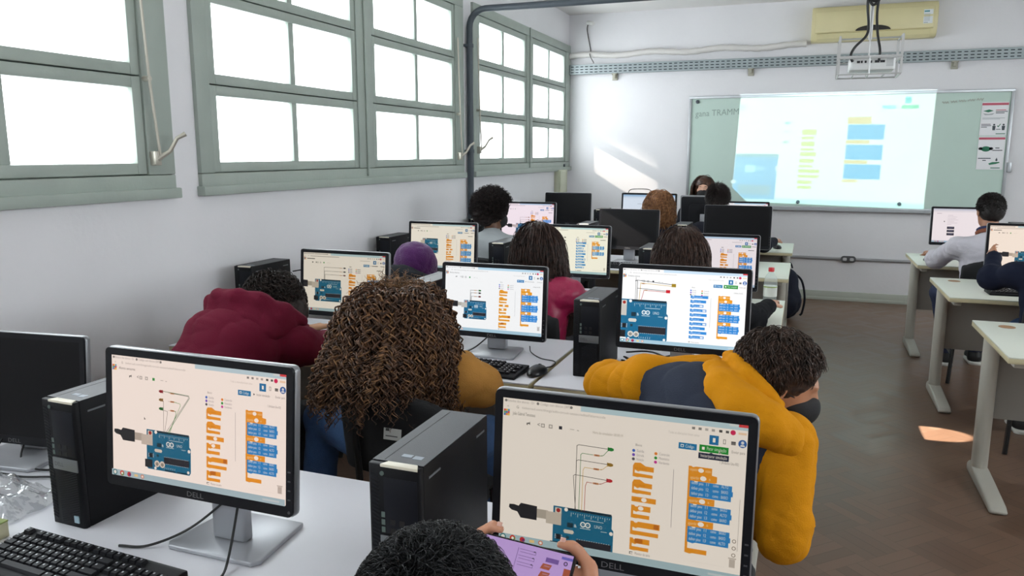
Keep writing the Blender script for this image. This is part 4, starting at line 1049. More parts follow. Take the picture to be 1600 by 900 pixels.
# ------------------------------------------------------------------ computer towers
M_case = mat('tower_black_steel', '0a0a0e', .5, spec=.2, bump=.05, bscale=400)
M_lid = mat('tower_top_steel', '1d1e27', .45, bump=.05, bscale=400)
M_front = mat('tower_front_plastic', '0d0e12', .5, spec=.2)
M_slat = mat('tower_grille_slat', '1c1e22', .5, spec=.2)
M_badge = mat('tower_cream_strip', 'e6dfcc', .4)
M_strip = mat('tower_grey_strip', '6e7174', .4, metal=.3)
M_port = mat('tower_port', '08080a', .5)
M_portm = mat('tower_port_grey', '5b6a66', .4)
TW, TD, TH = .102, .30, .29
def make_tower(label, loc, rz=0.):
    o = thing('computer_tower', label, 'computer', loc, rz, 'black computer towers')
    MB().span((-TW/2, .012, 0), (TW/2, TD, TH)).build('case', M_case, o, bevel=.003)
    MB().span((-TW/2 + .001, .014, TH), (TW/2 - .001, TD - .002, TH + .0012)).span((-TW/2 + .022, .02, TH + .001), (-TW/2 + .0232, TD - .01, TH + .0016), 1).build('lid', [M_lid, M_port], o)
    MB().prism([(-TW/2, .012), (-TW/2, .002), (-TW/2 + .006, -.002), (TW/2 - .006, -.002), (TW/2, .002), (TW/2, .012)], .0, TH, 2).build('front_bezel', M_front, o, bevel=.002)
    g = MB()
    for i in range(20): g.box((.012, -.0022, .018 + i * .0055), (.062, .0012, .0028), (0, -.35, 0))
    g.build('lower_grille', M_slat, o)
    g = MB()
    for i in range(36): g.box((-TW/2 + .014, -.0022, .018 + i * .0072), (.016, .001, .0036), (0, .35, 0))
    g.build('side_grille', M_slat, o)
    MB().span((-.020, -.0035, .165), (TW/2 - .006, -.0015, .268)).build('drive_panel', mat('tower_drive_panel', '14161d', .45, spec=.2), o, bevel=.001)
    p = MB()
    for i in range(3): p.span((-.025, -.0042, .166 + i * .014), (-.018, -.003, .176 + i * .014), 1)
    for i in range(2): p.span((-.008, -.0042, .166 + i * .016), (.002, -.003, .176 + i * .016)); p.span((.010, -.0042, .166 + i * .016), (.020, -.003, .176 + i * .016))
    p.lathe([(.004, 0), (.004, .002)], (-.022, -.003, .275), 10, 1, R=Matrix.Rotation(PI/2, 3, 'X'))
    p.build('ports', [M_port, M_portm], o)
    MB().span((-.028, -.0048, .132), (TW/2 - .004, -.002, .160)).build('badge_strip', M_strip, o, bevel=.001)
    V, F, wd = text_geo('DELL')
    np_obj('logo', [(-.022 + v[0] * .0085, -.0050, .141 + v[1] * .009) for v in V], F, mat('tower_logo', '3a3c40', .4), o, smooth=False)
    MB().prism([(-.026, -.003), (TW/2 - .004, -.003), (TW/2 - .012, .014), (-.018, .014)], TH - .004, TH + .0018, 2).build('cream_strip', M_badge, o, bevel=.001)
    MB().span((-.008, .04, TH + .001), (.012, .052, TH + .0016)).span((.016, .036, TH + .001), (.034, .05, TH + .0016)).build('top_label', mat('tower_top_label', '8f97a2', .5), o)
    MB().span((TW/2, .03, TH - .028), (TW/2 + .0012, .075, TH - .024)).span((TW/2, TD - .06, TH - .028), (TW/2 + .0012, TD - .02, TH - .024)).build('side_latch', M_strip, o)
    MB().span((TW/2 - .030, -.0042, .012), (TW/2 - .016, -.002, .028)).build('sticker', mat('tower_sticker', '9fb8c4', .4), o)
    return o
tw = [('black tower standing between the dark monitor and the left lit monitor', (-1.497, 1.175), -.03),
      ('black tower left of the largest monitor, cream strip on its top', (-.635, 1.115), 0),
      ('black tower left of the bright monitor with the large blue board', (-.724, 2.715), 0),
      ('black tower against the window wall beyond the maroon hoodie', (-2.49, 2.985), 0),
      ('black tower mostly hidden by the big curly hair', (-1.49, 2.86), 0),
      ('black tower by the window wall left of the purple beanie', (-2.53, 4.38), 0),
      ('black tower edge left of the magenta jacket', (-1.72, 4.32), 0),
      ('black tower in front of the long dark hair by the black sleeve', (-.815, 4.36), 0),
      ('black tower left of the afro by the window wall', (-2.53, 5.86), 0),
      ('black tower with sunlit pinkish top left of the switched off monitor', (-1.575, 5.74), 0),
      ('black tower between the two switched off monitors of the fourth row', (-.862, 5.93), 0),
      ('black tower right of the dark corner monitor', (-1.84, 7.28), 0),
      ('black tower at the right edge beside the person in white', (1.56, 6.80), 0)]
t0 = None
for lb, (x, y), rz in tw:
    if t0 is None: t0 = make_tower(lb, (x, y, DZ), rz)
    else: dup(t0, (x, y, DZ), rz, lb)

# ------------------------------------------------------------------ keyboards and mice
M_kb = mat('keyboard_black', '131418', .5, spec=.25); M_key = mat('key_black', '191a1f', .5, spec=.25)
M_leg_ = mat('key_legend', 'b9bac0', .5)
def key_rows():
    out = []; U = .0190
    def row(v, start, ws):
        x = start
        for w in ws:
            if w > 0: out.append((x + w/2, v, w))
            x += abs(w)
    row(0, 0, [1, -1, 1, 1, 1, 1, -.5, 1, 1, 1, 1, -.5, 1, 1, 1, 1, -.25, 1, 1, 1, -.25, ])
    row(1.35, 0, [1]*13 + [2, -.25, 1, 1, 1, -.25, 1, 1, 1, 1]); row(2.35, 0, [1.5] + [1]*12 + [1.5, -.25, 1, 1, 1, -.25, 1, 1, 1, 1])
    row(3.35, 0, [1.75] + [1]*11 + [2.25, -3.5, 1, 1, 1]); row(4.35, 0, [1.25] + [1]*11 + [2.75, -1.25, 1, -1.25, 1, 1, 1, 1])
    row(5.35, 0, [1.25, 1.25, 1.25, 6.25, 1.25, 1.25, 1.25, 1.25, -.25, 1, 1, 1, -.25, 2, 1])
    return out, U
KB_W, KB_D = .445, .145
def key_mesh(w):
    U = .0190; a, b, h = w * U / 2 - .0008, U / 2 - .0008, .007
    m = MB(); c, d = a - .0022, b - .0026
    m.add([(-a, -b, 0), (a, -b, 0), (a, b, 0), (-a, b, 0), (-c, -d, h), (c, -d, h), (c, d + .0008, h), (-c, d + .0008, h)], [(4, 5, 6, 7), (0, 1, 5, 4), (1, 2, 6, 5), (2, 3, 7, 6), (3, 0, 4, 7)])
    if w < 2.5: m.add([(-c + .0015, .0006, h + .0002), (-c + .0052, .0006, h + .0002), (-c + .0052, .0046, h + .0002), (-c + .0015, .0046, h + .0002)], [(0, 1, 2, 3)], 1)
    return m
def keyboard(label, loc, rz, separate=False, cable=None):
    o = thing('keyboard', label, 'keyboard', loc, rz, 'black computer keyboards')
    MB().prism([(-KB_D/2, .0006), (-KB_D/2, .010), (-KB_D/2 + .01, .014), (KB_D/2 - .012, .024), (KB_D/2, .022), (KB_D/2, .0006)], -KB_W/2, KB_W/2, 0).build('keyboard_body', M_kb, o, bevel=.003)
    rows, U = key_rows(); sl = math.atan(.010 / .123)
    allk = MB(); cache = {}
    for x, v, w in rows:
        p = Vector((-KB_W/2 + .008 + x * U, KB_D/2 - .020 - v * .0187, 0)); p.z = .0145 + (p.y + KB_D/2 - .01) * math.tan(sl)
        Mx = Matrix.Translation(p) @ Matrix.Rotation(sl, 4, 'X')
        if separate:
            if w not in cache: k = key_mesh(w).build('key', [M_key, M_leg_], o); cache[w] = k.data
            else: k = link(bpy.data.objects.new('key', cache[w]), o)
            k.matrix_local = Mx
        else:
            km = key_mesh(w); km.xf(Mx); allk.add(km.v, []); n0 = len(allk.v) - len(km.v)
            for f, mi in zip(km.f, km.m): allk.f.append([i + n0 for i in f]); allk.m.append(mi)
    if not separate: allk.build('keys', [M_key, M_leg_], o)['kind'] = 'stuff'
    if cable: MB().tube(bez(cable), .0025, 6).build('cable', mat('cable_black', '1c1c1e', .5), o, smooth=True)
    return o
keyboard('black keyboard at the bottom left corner on the nearest desk', (-1.305, 1.025, DZ), -.05, True)
k2 = keyboard('black keyboard by the tan jacket sleeve', (-1.175, 2.665, DZ), -.06)
dup(k2, (-2.02, 2.84, DZ + .001), -.2, 'black keyboard under the maroon sleeve')
dup(k2, (-1.24, 5.55, DZ), 0, 'black keyboard before the switched off monitor of the fourth row')
dup(k2, (1.27, 5.265, DZ), 0.02, 'black keyboard on the middle right desk')
def mouse(label, loc, rz, cable, m=None):
    o = thing('mouse', label, 'mouse', loc, rz, 'computer mice')
    m = m or mat('mouse_black', '131417', .3)
    blob('mouse_body', [ell((0, -.012, .008), (.031, .047, .025)), ell((0, .022, .007), (.028, .036, .020)), cut(ell((0, 0, -.047), (.2, .2, .05), k=.002))], m, o, vs=.004, it=2)
    MB().tube([(0, .034, .0295), (0, .018, .0345)], .0035, 8).build('wheel', mat('mouse_wheel', '3a3b3e', .5), o)
    if cable: MB().tube(bez(cable), .0024, 6).build('cable', mat('cable_black', '1c1c1e', .5), o, smooth=True)
mouse('black mouse on the desk right of the tan jacket', (-.905, 2.685, DZ), -.1, [(0, .055, .012), (.012, .12, .004), (-.01, .19, .003), (-.08, .21, .003), (-.15, .27, .006), (-.175, .31, .02)])
mouse('dark mouse at the desk corner by the front row hand', (-.20, 7.16, DZ), .3, None)
mouse('black mouse by the keyboard of the switched off monitor', (-.955, 5.58, DZ), .1, [(0, .055, .012), (-.02, .14, .004), (-.03, .22, .003)])
mouse('small dark mouse under the hand of the person in white', (.925, 6.70, DZ), .3, None)

# ------------------------------------------------------------------ chairs
M_chair = mat('chair_black_fabric', '17181b', .75, bump=.2, bscale=300)
M_cleg = mat('chair_black_steel', '141416', .4)
def make_chair(label, loc, rz):
    o = thing('chair', label, 'chair', loc, rz, 'black classroom chairs')
    # faces +Y: the sitter looks to +Y, the backrest is at -Y
    blob('seat', [ell((0, .0, .445), (.215, .205, .030)), ell((0, .16, .44), (.20, .06, .028)), cut(ell((0, -.02, .60), (.19, .19, .14), k=.02))], M_chair, o, vs=.014, it=3)
    bk = []
    for i in range(-5, 6):
        x = i * .034; bk.append(cap((x, -.205 + .9 * x * x, .60), (x, -.238 + .9 * x * x, .845 - 1.3 * x * x), .022, .02, .02))
    blob('backrest', bk, M_chair, o, vs=.012, it=3)
    for s in (-1, 1):
        MB().tube([(s * .17, .15, .425), (s * .205, .19, 0)], .0125, 8).build('leg', M_cleg, o, smooth=True)
        MB().tube([(s * .17, -.15, .425), (s * .205, -.23, 0)], .0125, 8).build('leg', M_cleg, o, smooth=True)
        MB().tube(bez([(s * .12, .1, .425), (s * .12, -.12, .42), (s * .12, -.205, .45), (s * .12, -.23, .62), (s * .12, -.245, .74)]), .011, 8).build('back_support', M_cleg, o, smooth=True)
    MB().tube([(-.18, .15, .40), (.18, .15, .40)], .01, 8).tube([(-.18, -.16, .40), (.18, -.16, .40)], .01, 8).tube([(-.19, -.19, .20), (-.19, .17, .20)], .009, 8).tube([(.19, -.19, .20), (.19, .17, .20)], .009, 8).build('under_frame', M_cleg, o, smooth=True)
    return o
CH = [('black chair with a white inventory label on its back, under the big curly hair', (-1.12, 2.19), 0),
      ('black chair under the phone holder, below the frame', (-.33, .50), 0), ('black chair under the maroon hoodie', (-1.98, 2.03), 0), ('black chair under the yellow and navy hoodie', (-.27, 2.02), 0),
      ('black chair under the purple beanie', (-1.98, 3.515), 0), ('black chair under the magenta jacket', (-1.20, 3.525), 0), ('black chair under the black sleeve by the bottle', (-.50, 3.525), 0),
      ('black chair under the afro', (-2.07, 5.10), 0), ('empty black chair seen between the magenta jacket monitor and the switched off one', (-1.52, 5.02), .5), ('black chair under the brown wavy hair', (-1.13, 6.50), 0),
      ('black chair under the dark hoodie of the front row', (-.60, 6.50), 0), ('black chair with rounded back behind the person in white', (1.20, 6.12), 0), ('black chair of the person pointing at a screen, its leg under the nearest right desk', (1.27, 4.78), 0),
      ('black chair of the teacher, hidden behind the monitors', (-.98, 8.36), PI)]
c0 = None
for lb, (x, y), rz in CH:
    if c0 is None:
        c0 = make_chair(lb, (x, y, 0), rz); first = c0
    else: dup(c0, (x, y, 0), rz, lb)
lbm = MB().box((0, 0, 0), (.058, .002, .034), None, 0)
for i, (a, b_) in enumerate(((-.022, .012), (-.022, -.004))): lbm.span((a, -.0018, b_ - .003), (a + (.012, .04)[i], -.0008, b_ + (.008, .003)[i] - .003), 1)
lo = lbm.build('inventory_label', [mat('label_pale', 'c9c9c6', .5), mat('label_ink', '4a4a4a', .5)], first); lo.location = (.02, -.262, .742); lo.rotation_euler = (-.14, 0, 0)

# ------------------------------------------------------------------ small things on the desks
def bottle():
    o = thing('water_bottle', 'clear plastic bottle with red cap on the desk by the black sleeve', 'bottle', (-.145, 4.36, DZ))
    m, nt, N, L, b = newmat('clear_pet'); out = N['Material Output']; N.remove(b); t = N.new('ShaderNodeBsdfTransparent'); t.inputs[0].default_value = (.93, .96, .95, 1); g = N.new('ShaderNodeBsdfPrincipled'); g.inputs['Base Color'].default_value = (.75, .8, .8, 1); g.inputs['Roughness'].default_value = .15; mx = N.new('ShaderNodeMixShader'); mx.inputs[0].default_value = .25; L.new(t.outputs[0], mx.inputs[1]); L.new(g.outputs[0], mx.inputs[2]); L.new(mx.outputs[0], out.inputs[0])
    MB().lathe([(.026, 0), (.034, .006), (.035, .05), (.0335, .055), (.035, .06), (.035, .10), (.033, .105), (.035, .112), (.035, .14), (.030, .165), (.016, .190), (.013, .196), (.013, .205)], (0, 0, 0), 24).build('body', m, o, smooth=True)
    MB().lathe([(.0155, .196), (.0155, .215), (.014, .2175)], (0, 0, 0), 20).build('cap', mat('bottle_cap_red', 'c8202a', .35), o, smooth=True)
    lb = mat('bottle_label', 'd5d9d2', .4)
    MB().lathe([(.0354, .062), (.0356, .062), (.0356, .118), (.0354, .118)], (0, 0, 0), 24, 0).lathe([(.0357, .112), (.0359, .112), (.0359, .1165), (.0357, .1165)], (0, 0, 0), 24, 1).build('label', [lb, mat('bottle_label_green', '8aa83a', .4)], o, smooth=True)
bottle()
o = thing('backpack', 'dark navy backpack on the floor by the front row desk end', 'bag', (-.12, 7.78, 0))
M_bag = mat('backpack_navy', '1c2336', .8, bump=.3, bscale=200)
blob('bag_body', [ell((0, 0, .17), (.15, .10, .17)), ell((-.0, 0, .36), (.11, .075, .13), k=.06), ell((0, -.08, .14), (.11, .06, .11), k=.03)], M_bag, o, vs=.012, it=3, wr=.004, wf=25)
MB().tube(bez([(.06, .05, .44), (.14, .06, .36), (.175, .05, .2), (.16, .05, .06), (.14, .04, .03)]), .010, 8).build('strap', mat('backpack_strap', '151a26', .8), o, smooth=True)
MB().tube(bez([(-.03, .02, .485), (-.01, .03, .53), (.03, .03, .53), (.05, .02, .485)]), .008, 8).build('handle', mat('backpack_strap', '151a26', .8), o, smooth=True)
o = thing('cardboard_box', 'small box with green and yellow top at the left edge of the nearest desk', 'box', (-1.635, 1.03, DZ), .05)
MB().span((-.085, -.05, 0), (.06, .06, .034)).build('box_sides', mat('box_cream', 'cfcaa8', .6), o, bevel=.001)
MB().span((-.0855, -.0505, .0342), (.0605, .0605, .037), 0).span((-.07, -.04, .0371), (.03, .04, .0376), 1).span((-.06, .0, .0377), (.0, .03, .038), 2).build('box_top', [mat('box_green', '8b9a52', .5), mat('box_yellow', 'e4cf2a', .5), mat('box_black', '23241c', .5)], o)
# crumpled clear bag
def plastic():
    o = thing('plastic_bag', 'crumpled clear plastic bag beside the black tower on the nearest desk', 'bag', (-1.76, 1.20, DZ))
    m, nt, N, L, b = newmat('clear_film'); out = N['Material Output']; N.remove(b)
    t = N.new('ShaderNodeBsdfTransparent'); t.inputs[0].default_value = (.93, .94, .95, 1); g = N.new('ShaderNodeBsdfGlossy'); g.inputs['Roughness'].default_value = .07
    lw = N.new('ShaderNodeLayerWeight'); lw.inputs['Blend'].default_value = .35; mr = N.new('ShaderNodeMapRange'); mr.inputs['To Min'].default_value = .22; mr.inputs['To Max'].default_value = .7
    mx = N.new('ShaderNodeMixShader'); L.new(lw.outputs['Facing'], mr.inputs[0]); L.new(mr.outputs[0], mx.inputs[0]); L.new(t.outputs[0], mx.inputs[1]); L.new(g.outputs[0], mx.inputs[2]); L.new(mx.outputs[0], out.inputs[0])
    n = 90; V = []; F = []; r = np.random.default_rng(3)
    for i in range(n):
        for j in range(n):
            u, v = i/(n-1)*2-1, j/(n-1)*2-1; V.append([u*.13, v*.09, 0])
    V = np.array(V); e = np.clip(1 - np.maximum(abs(V[:, 0])/.13, abs(V[:, 1])/.09)**3, 0, 1)
    Z = 0
    for k in range(26):
        a = r.uniform(0, PI); d = np.array([math.cos(a), math.sin(a)]); f = r.uniform(40, 260)
        Z = Z + np.abs(((V[:, :2] @ d) * f / 6.28 + r.uniform(0, 1)) % 1 - .5) * (1.6 / f)
    V[:, 2] = .004 + e * (.012 + (Z - Z.min()) / (Z.max() - Z.min()) * .06)
    V[:, :2] += .012 * np.stack([vnoise(V * A(1, 1, 0), 60, 4), vnoise(V * A(1, 1, 0), 60, 9)], 1)
    F = np.array([[i*n+j, (i+1)*n+j, (i+1)*n+j+1, i*n+j+1] for i in range(n-1) for j in range(n-1)])
    np_obj('film', V, F, m, o, smooth=False)
plastic()
# cable heaps behind the bright monitor of the second row and beside the far ones
def cables(label, loc, sets, r=.0035):
    o = thing('cable_bundle', label, 'cable', loc, 0, 'loose cables on the desks')
    for pts in sets: MB().tube(bez(pts), r, 6).build('cable', mat('cable_black', '1c1c1e', .5), o, smooth=True)
R_ = random.Random(5)
cables('tangle of black cables under the bright monitor', (-.40, 2.93, DZ), [[(-.24, R_.uniform(-.1, .1), .004 + .004*i), (-.14, R_.uniform(-.1, .1), .02 + .004*i), (-.02, R_.uniform(-.09, .1), .012 + .006*i), (.12, R_.uniform(-.1, .1), .02), (.22, R_.uniform(-.05, .1), .006)] for i in range(7)])
cables('black cables hanging behind the tower beyond the maroon hoodie', (-2.40, 3.33, DZ), [[(-.06, 0, .22), (.0, .02, .225), (.04, .0, .18), (.03, -.02, .08), (.01, -.03, .004)], [(-.06, 0, .12), (.02, .0, .11), (.05, .0, .06), (.02, -.05, .004)]])
cables('black cable arching over the pale blue monitor', (-1.42, 7.06, DZ), [[(-.10, .01, .44), (-.08, .02, .492), (-.0, .03, .503), (.10, .02, .495), (.14, .01, .44)]])
cables('black cable on the desk left of the nearest dark monitor base', (-1.72, 1.34, DZ), [[(.02, .10, .005), (.06, .05, .006), (.10, -.0, .005), (.06, -.03, .005)]])
# ------------------------------------------------------------------ people
def basis(f, u=(0, 0, 1)):
    f = nrm(f); r = nrm(np.cross(f, u)); return np.stack([r, f, np.cross(r, f)])       # rows: right, forward, up
def head_prims(H, B, s=1.):
    r, f, u = B; H = np.asarray(H, float)
    def at(x, y, z): return H + s * (x * r + y * f + z * u)
    P = [ell(at(0, -.012, .022), A(.074, .092, .086) * s, B, .03), ell(at(0, .026, -.032), A(.060, .066, .076) * s, B, .03),
         ell(at(0, .045, -.083), A(.044, .044, .034) * s, B, .03),
         cap(at(0, .088, .004), at(0, .112, -.034), .008 * s, .0125 * s, .012),
         cap(at(-.034, .082, .018), at(.034, .082, .018), .011 * s, None, .014),
         cap(at(-.018, .090, -.064), at(.018, .090, -.064), .0075 * s, None, .008), cap(at(-.015, .088, -.074), at(.015, .088, -.074), .0075 * s, None, .008)]
    for sg in (-1, 1):
        P.append(cut(ell(at(sg * .032, .100, -.002), A(.015, .013, .011) * s, B, .008)))
        P += [ell(at(sg * .077, -.005, -.016), A(.009, .021, .032) * s, B, .008), cut(ell(at(sg * .088, .0, -.012), A(.007, .011, .018) * s, B, .006))]
    return P
def eye_parts(H, B, root, s=1.):
    r, f, u = B
    for sg in (-1, 1):
        c = np.asarray(H) + s * (sg * .032 * r + .0660 * f - .002 * u)
        m = MB(); m.lathe([(.0005, -.0115), (.006, -.0098), (.0105, -.005), (.0115, 0), (.0105, .005), (.0075, .0088)], (0, 0, 0), 12, 0).lathe([(.0075, .0088), (.0055, .0104), (.003, .0112), (.0004, .0116)], (0, 0, 0), 12, 1)
        o = m.build('eye', [mat('eye_white', 'e6e2dc', .2), mat('eye_brown', '2a1a12', .15)], root, smooth=True)
        o.matrix_local = Matrix.Translation(Vector(c) - root.location) @ Vector(f).to_track_quat('Z', 'Y').to_matrix().to_4x4()
def hand_prims(W, d, n, side, curl=.5, s=1., spread=.10):
    """W wrist, d finger direction, n palm normal (out of the palm), side +1: thumb lies towards d x n"""
    d = nrm(d); n = nrm(np.asarray(n, float) - np.dot(n, d) * d); t = np.cross(d, n) * side
    P = []; W = np.asarray(W, float)
    kn = [W + s * (.082 * d + x * t - .004 * n) for x in (.030, .010, -.010, -.029)]
    for i, k in enumerate(kn): P.append(cap(W + s * (.012 * d + (.016 - .011 * i) * t), k, .0135 * s, .0105 * s, .014))
    for i, k in enumerate(kn):
        L = (.078, .086, .080, .062)[i] * s; p = k; a = .15 + .25 * curl; dd = nrm(d + spread * (1.2 - .8 * i) * t)
        for q, (fr, r0, r1) in enumerate(((.45, .0098, .0088), (.31, .0088, .0080), (.24, .0080, .0068))):
            v = dd * math.cos(a) + n * math.sin(a); p2 = p + v * L * fr
            P.append(cap(p, p2, r0 * s, r1 * s, .003)); p = p2; a += curl * (.75, .55, .4)[q]
    b = W + s * (.022 * d + .022 * t); th = [b, b + s * (.028 * d + .026 * t + .012 * n), b + s * (.056 * d + .034 * t + .020 * n), b + s * (.078 * d + .032 * t + .026 * n)]
    P += chain(th, [.014 * s, .0115 * s, .0100 * s, .008 * s], .006)
    return P
def torso_pts(J, n=5):
    P, N = np.asarray(J['pelvis'], float), np.asarray(J['neck'], float); M = np.asarray(J.get('mid', (P + N) / 2 + A(0, 0, 0)), float)
    return [(1-t)**2 * P + 2*t*(1-t) * M + t*t * N for t in np.linspace(0, 1, n)]
def person(label, J, skin, top, bottom='jeans', hood=None, top_name='hoodie', shoe='1a1a1c', fat=1., hands=('rest', 'rest'), mask=None, vs=.0085, eyes=False, group=None, torso_mat=None, extra_body=(), wr=.004, collar=None, hs=1., sleeve=1.0, skirt=.0, raglan=()):
    base = A(J['pelvis'][0], J['pelvis'][1], 0)
    root = thing('person', label, 'person', tuple(base), 0, group)
    g = lambda k: np.asarray(J[k], float)
    B = basis(J['face'], J.get('hup', (0, 0, 1)))
    tp = torso_pts(J); right = nrm(g('sr') - g('sl'))
    # skin: one continuous body
    bp = []
    for i, (rx, ry) in enumerate(((.145, .105), (.130, .095), (.135, .10), (.145, .10), (.085, .07))):
        upv = nrm(tp[min(i+1, 4)] - tp[max(i-1, 0)]); fw = np.cross(upv, right); R = np.stack([right, nrm(fw), upv])
        bp.append(ell(tp[i] - (.05 * upv if i == 4 else 0), A(rx * fat, ry * fat, (.075, .11, .11, .11, .06)[i]), R, .04))
    bp.append(cap(g('sl'), g('sr'), .05, None, .05))
    bp.append(cap(g('neck') - .03 * nrm(tp[4] - tp[3]), g('head') - .055 * hs * B[2] - .012 * B[1], .054 * hs, .050 * hs, .03))
    bp += head_prims(g('head'), B, hs)
    for s_, (S, E, W_) in enumerate((('sl', 'el', 'wl'), ('sr', 'er', 'wr'))):
        bp += [cap(g(S), g(E), .046, .036, .02), cap(g(E), g(W_), .036, .024, .02)]
        h = hands[s_]
        if h == 'rest': h = (nrm(g(W_) - g(E)) * A(1, 1, 0) + A(0, 0, .03), A(0, 0, -1), .22)
        if isinstance(h, tuple):
            d, n_, cu = h
            bp += hand_prims(g(W_), d, n_, -1 if s_ else 1, cu, .95)
    bp += list(extra_body)
    sk = mat('skin_' + skin, skin, .5, bump=.08, bscale=120, var=.05, vscale=20)
    for a_ in 'lr': bp += [cap(g('hip' + a_), g('knee' + a_), .070, .052, .03), cap(g('knee' + a_), g('ank' + a_), .052, .034, .02)]
    blob('body', bp, sk, root, vs=vs, it=2, org=base)
    if eyes: eye_parts(J['head'], B, root, hs)
    # garment for the trunk and sleeves
    tm = top if not isinstance(top, str) else mat('cloth_' + top, top, .9, spec=.15, bump=.25, bscale=260, var=.05, vscale=9, sheen=.0)
    cp = []
    for i, (rx, ry) in enumerate(((.165, .125), (.158, .122), (.165, .128), (.172, .125), (.105, .088))):
        upv = nrm(tp[min(i+1, 4)] - tp[max(i-1, 0)]); fw = np.cross(upv, right); R = np.stack([right, nrm(fw), upv])
        cp.append(ell(tp[i] - (.045 * upv if i == 4 else 0), A(rx * fat, ry * fat, (.08, .125, .125, .125, .07)[i]), R, .04))
    cp += [cap(g('sl'), g('sr'), .070, None, .05), cap(g('neck') - .05 * nrm(tp[4] - tp[3]), g('neck') + .004 * nrm(g('head') - g('neck')), .075, .064, .03)]
    sp = []
    for S, E, W_ in (('sl', 'el', 'wl'), ('sr', 'er', 'wr')):
        we = g(E) + (g(W_) - g(E)) * (.93 if sleeve >= 1 else .5)
        sp += [cap(g(S), g(E), (.066 if torso_mat is None else .077) * min(1.1, fat), .058, .03), cap(g(E), we, .056, .038, .025), cap(we - .02 * nrm(we - g(E)), we, .040, .040, .01)]
        mid = (g(S) + g(E)) / 2
        for q in range(3):                                                           # folds gathered round the elbow
            t_ = .80 + .2 * q; c_ = g(S) + (g(E) - g(S)) * t_ if t_ < 1 else g(E) + (we - g(E)) * (t_ - 1) * 1.2
            sp.append(ell(c_ + .006 * A(math.sin(q * 2.1), math.cos(q * 1.7), -.5), A(.060, .060, .012), basis(g(E) - g(S) if t_ < 1 else we - g(E))[[0, 2, 1]], .03))
    if torso_mat is not None:
        blob(top_name, cp, torso_mat, root, vs=vs * 1.1, it=3, wr=wr, wf=28, org=base)
        blob('sleeves', sp + list(raglan), tm, root, vs=vs * 1.1, it=3, wr=wr, wf=34, seed=3, org=base)
    else:
        blob(top_name, cp + sp, tm, root, vs=vs * 1.1, it=3, wr=wr, wf=30, org=base)
    if isinstance(hood, list):
        blob('hood', hood, tm, root, vs=vs * .9, it=3, wr=wr * .8, wf=45, seed=8, org=base)
    elif hood:
        N = g('neck'); upv = nrm(tp[4] - tp[3]); fw = nrm(np.cross(upv, right)); hp = []; hw_, hb, hz = hood
        for k in range(13):
            a = PI * (1.18 * k / 12 - .09); c = N + right * math.cos(a) * hw_ - fw * (math.sin(a) * hb - .035) + upv * (.03 - .03 * math.sin(a))
            hp.append((c, .024 + .014 * math.sin(max(0, min(PI, a)))))
        pr = [cap(hp[k][0], hp[k+1][0], hp[k][1], hp[k+1][1], .02) for k in range(12)]
        pr.append(ell(N - fw * hb * 1.05 - upv * hz, A(hw_ * .95, .038, hz + .02), np.stack([right, fw, upv]), .035))
        pr.append(ell(N - fw * hb * .9 - upv * (hz * 1.7), A(hw_ * .6, .045, hz * .7), np.stack([right, fw, upv]), .04))
        pr.append(cut(ell(N - fw * hb * .55 + upv * .03, A(hw_ * .62, hb * .62, .07), np.stack([right, fw, upv]), .03)))
        blob('hood', pr, tm, root, vs=vs, it=3, wr=wr * 1.2, wf=32, seed=8, org=base)
    if collar:
        N = g('neck'); upv = nrm(g('head') - A(0, 0, .05) - N); pr = []
        for q, (dz, hx, rr_) in enumerate(collar):
            ring = [N + right * math.cos(a) * rr_ + nrm(np.cross(upv, right)) * math.sin(a) * rr_ + upv * dz for a in np.linspace(0, 2 * PI, 17)]
            blob('collar', chain(ring, [.013] * 17, .01), mat('collar_' + hx, hx, .8), root, vs=.007, it=2, org=base)
    # trousers and shoes
    bm_ = {'jeans': mat('denim', '3d5a85', .85, bump=.3, bscale=300, var=.22, vscale=9), 'dark': mat('dark_trousers', '23252c', .85, bump=.2, bscale=200), 'grey': mat('grey_trousers', '4a4a54', .85, bump=.2, bscale=200), 'navy': mat('navy_trousers', '2a3350', .85, bump=.2, bscale=200)}[bottom]
    lp = [ell(g('pelvis'), A(.165 * fat, .12 * fat, .085), None, .03)]
    for a_ in 'lr': lp += [cap(g('hip' + a_), g('knee' + a_), .082, .066, .03), cap(g('knee' + a_), g('ank' + a_) + A(0, 0, .03), .064, .052, .03)]
    blob('trousers', lp, bm_, root, vs=vs * 1.2, it=3, wr=.004, wf=32, seed=4, org=base)
    fd = A(J.get('toe', (0, 1, 0)))[0] if False else np.asarray(J.get('toe', (0, 1, 0)), float)
    for a_ in 'lr':
        k = g('ank' + a_) * A(1, 1, 0); sh = [cap(k + A(0, 0, .045) - fd * .03, k + A(0, 0, .038) + fd * .12, .042, .036, .03), cap(k + A(0, 0, .085), k + A(0, 0, .05), .046, .044, .03), ell(k + A(0, 0, .04) + fd * .14, (.043, .055, .035), basis(fd), .03), cut(ell(k + A(0, 0, -.06), (.5, .5, .062), None, .002))]
        so = blob('shoe', sh, mat('shoe_' + shoe, shoe, .6), root, vs=.008, it=2, org=base)
        sl = [cap(k + A(0, 0, .006) - fd * .035, k + A(0, 0, .006) + fd * .145, .049, .047, .02), cut(ell(k + A(0, 0, .40), (.5, .5, .378), None, .002)), cut(ell(k + A(0, 0, -.40), (.5, .5, .40), None, .002))]
        blob('sole', sl, mat('shoe_sole', 'd9d7d2', .6), so, vs=.008, it=1, org=base)
        st = MB()
        for q in range(3):
            c = k + fd * (.05 + .03 * q) + A(0, 0, .079 - .006 * q); sd = np.cross(fd, A(0, 0, 1))
            st.tube([c + sd * x + A(0, 0, -.35 * x * x * 40 * .5 * .1) for x in (-.028, 0, .028)], .0045, 6)
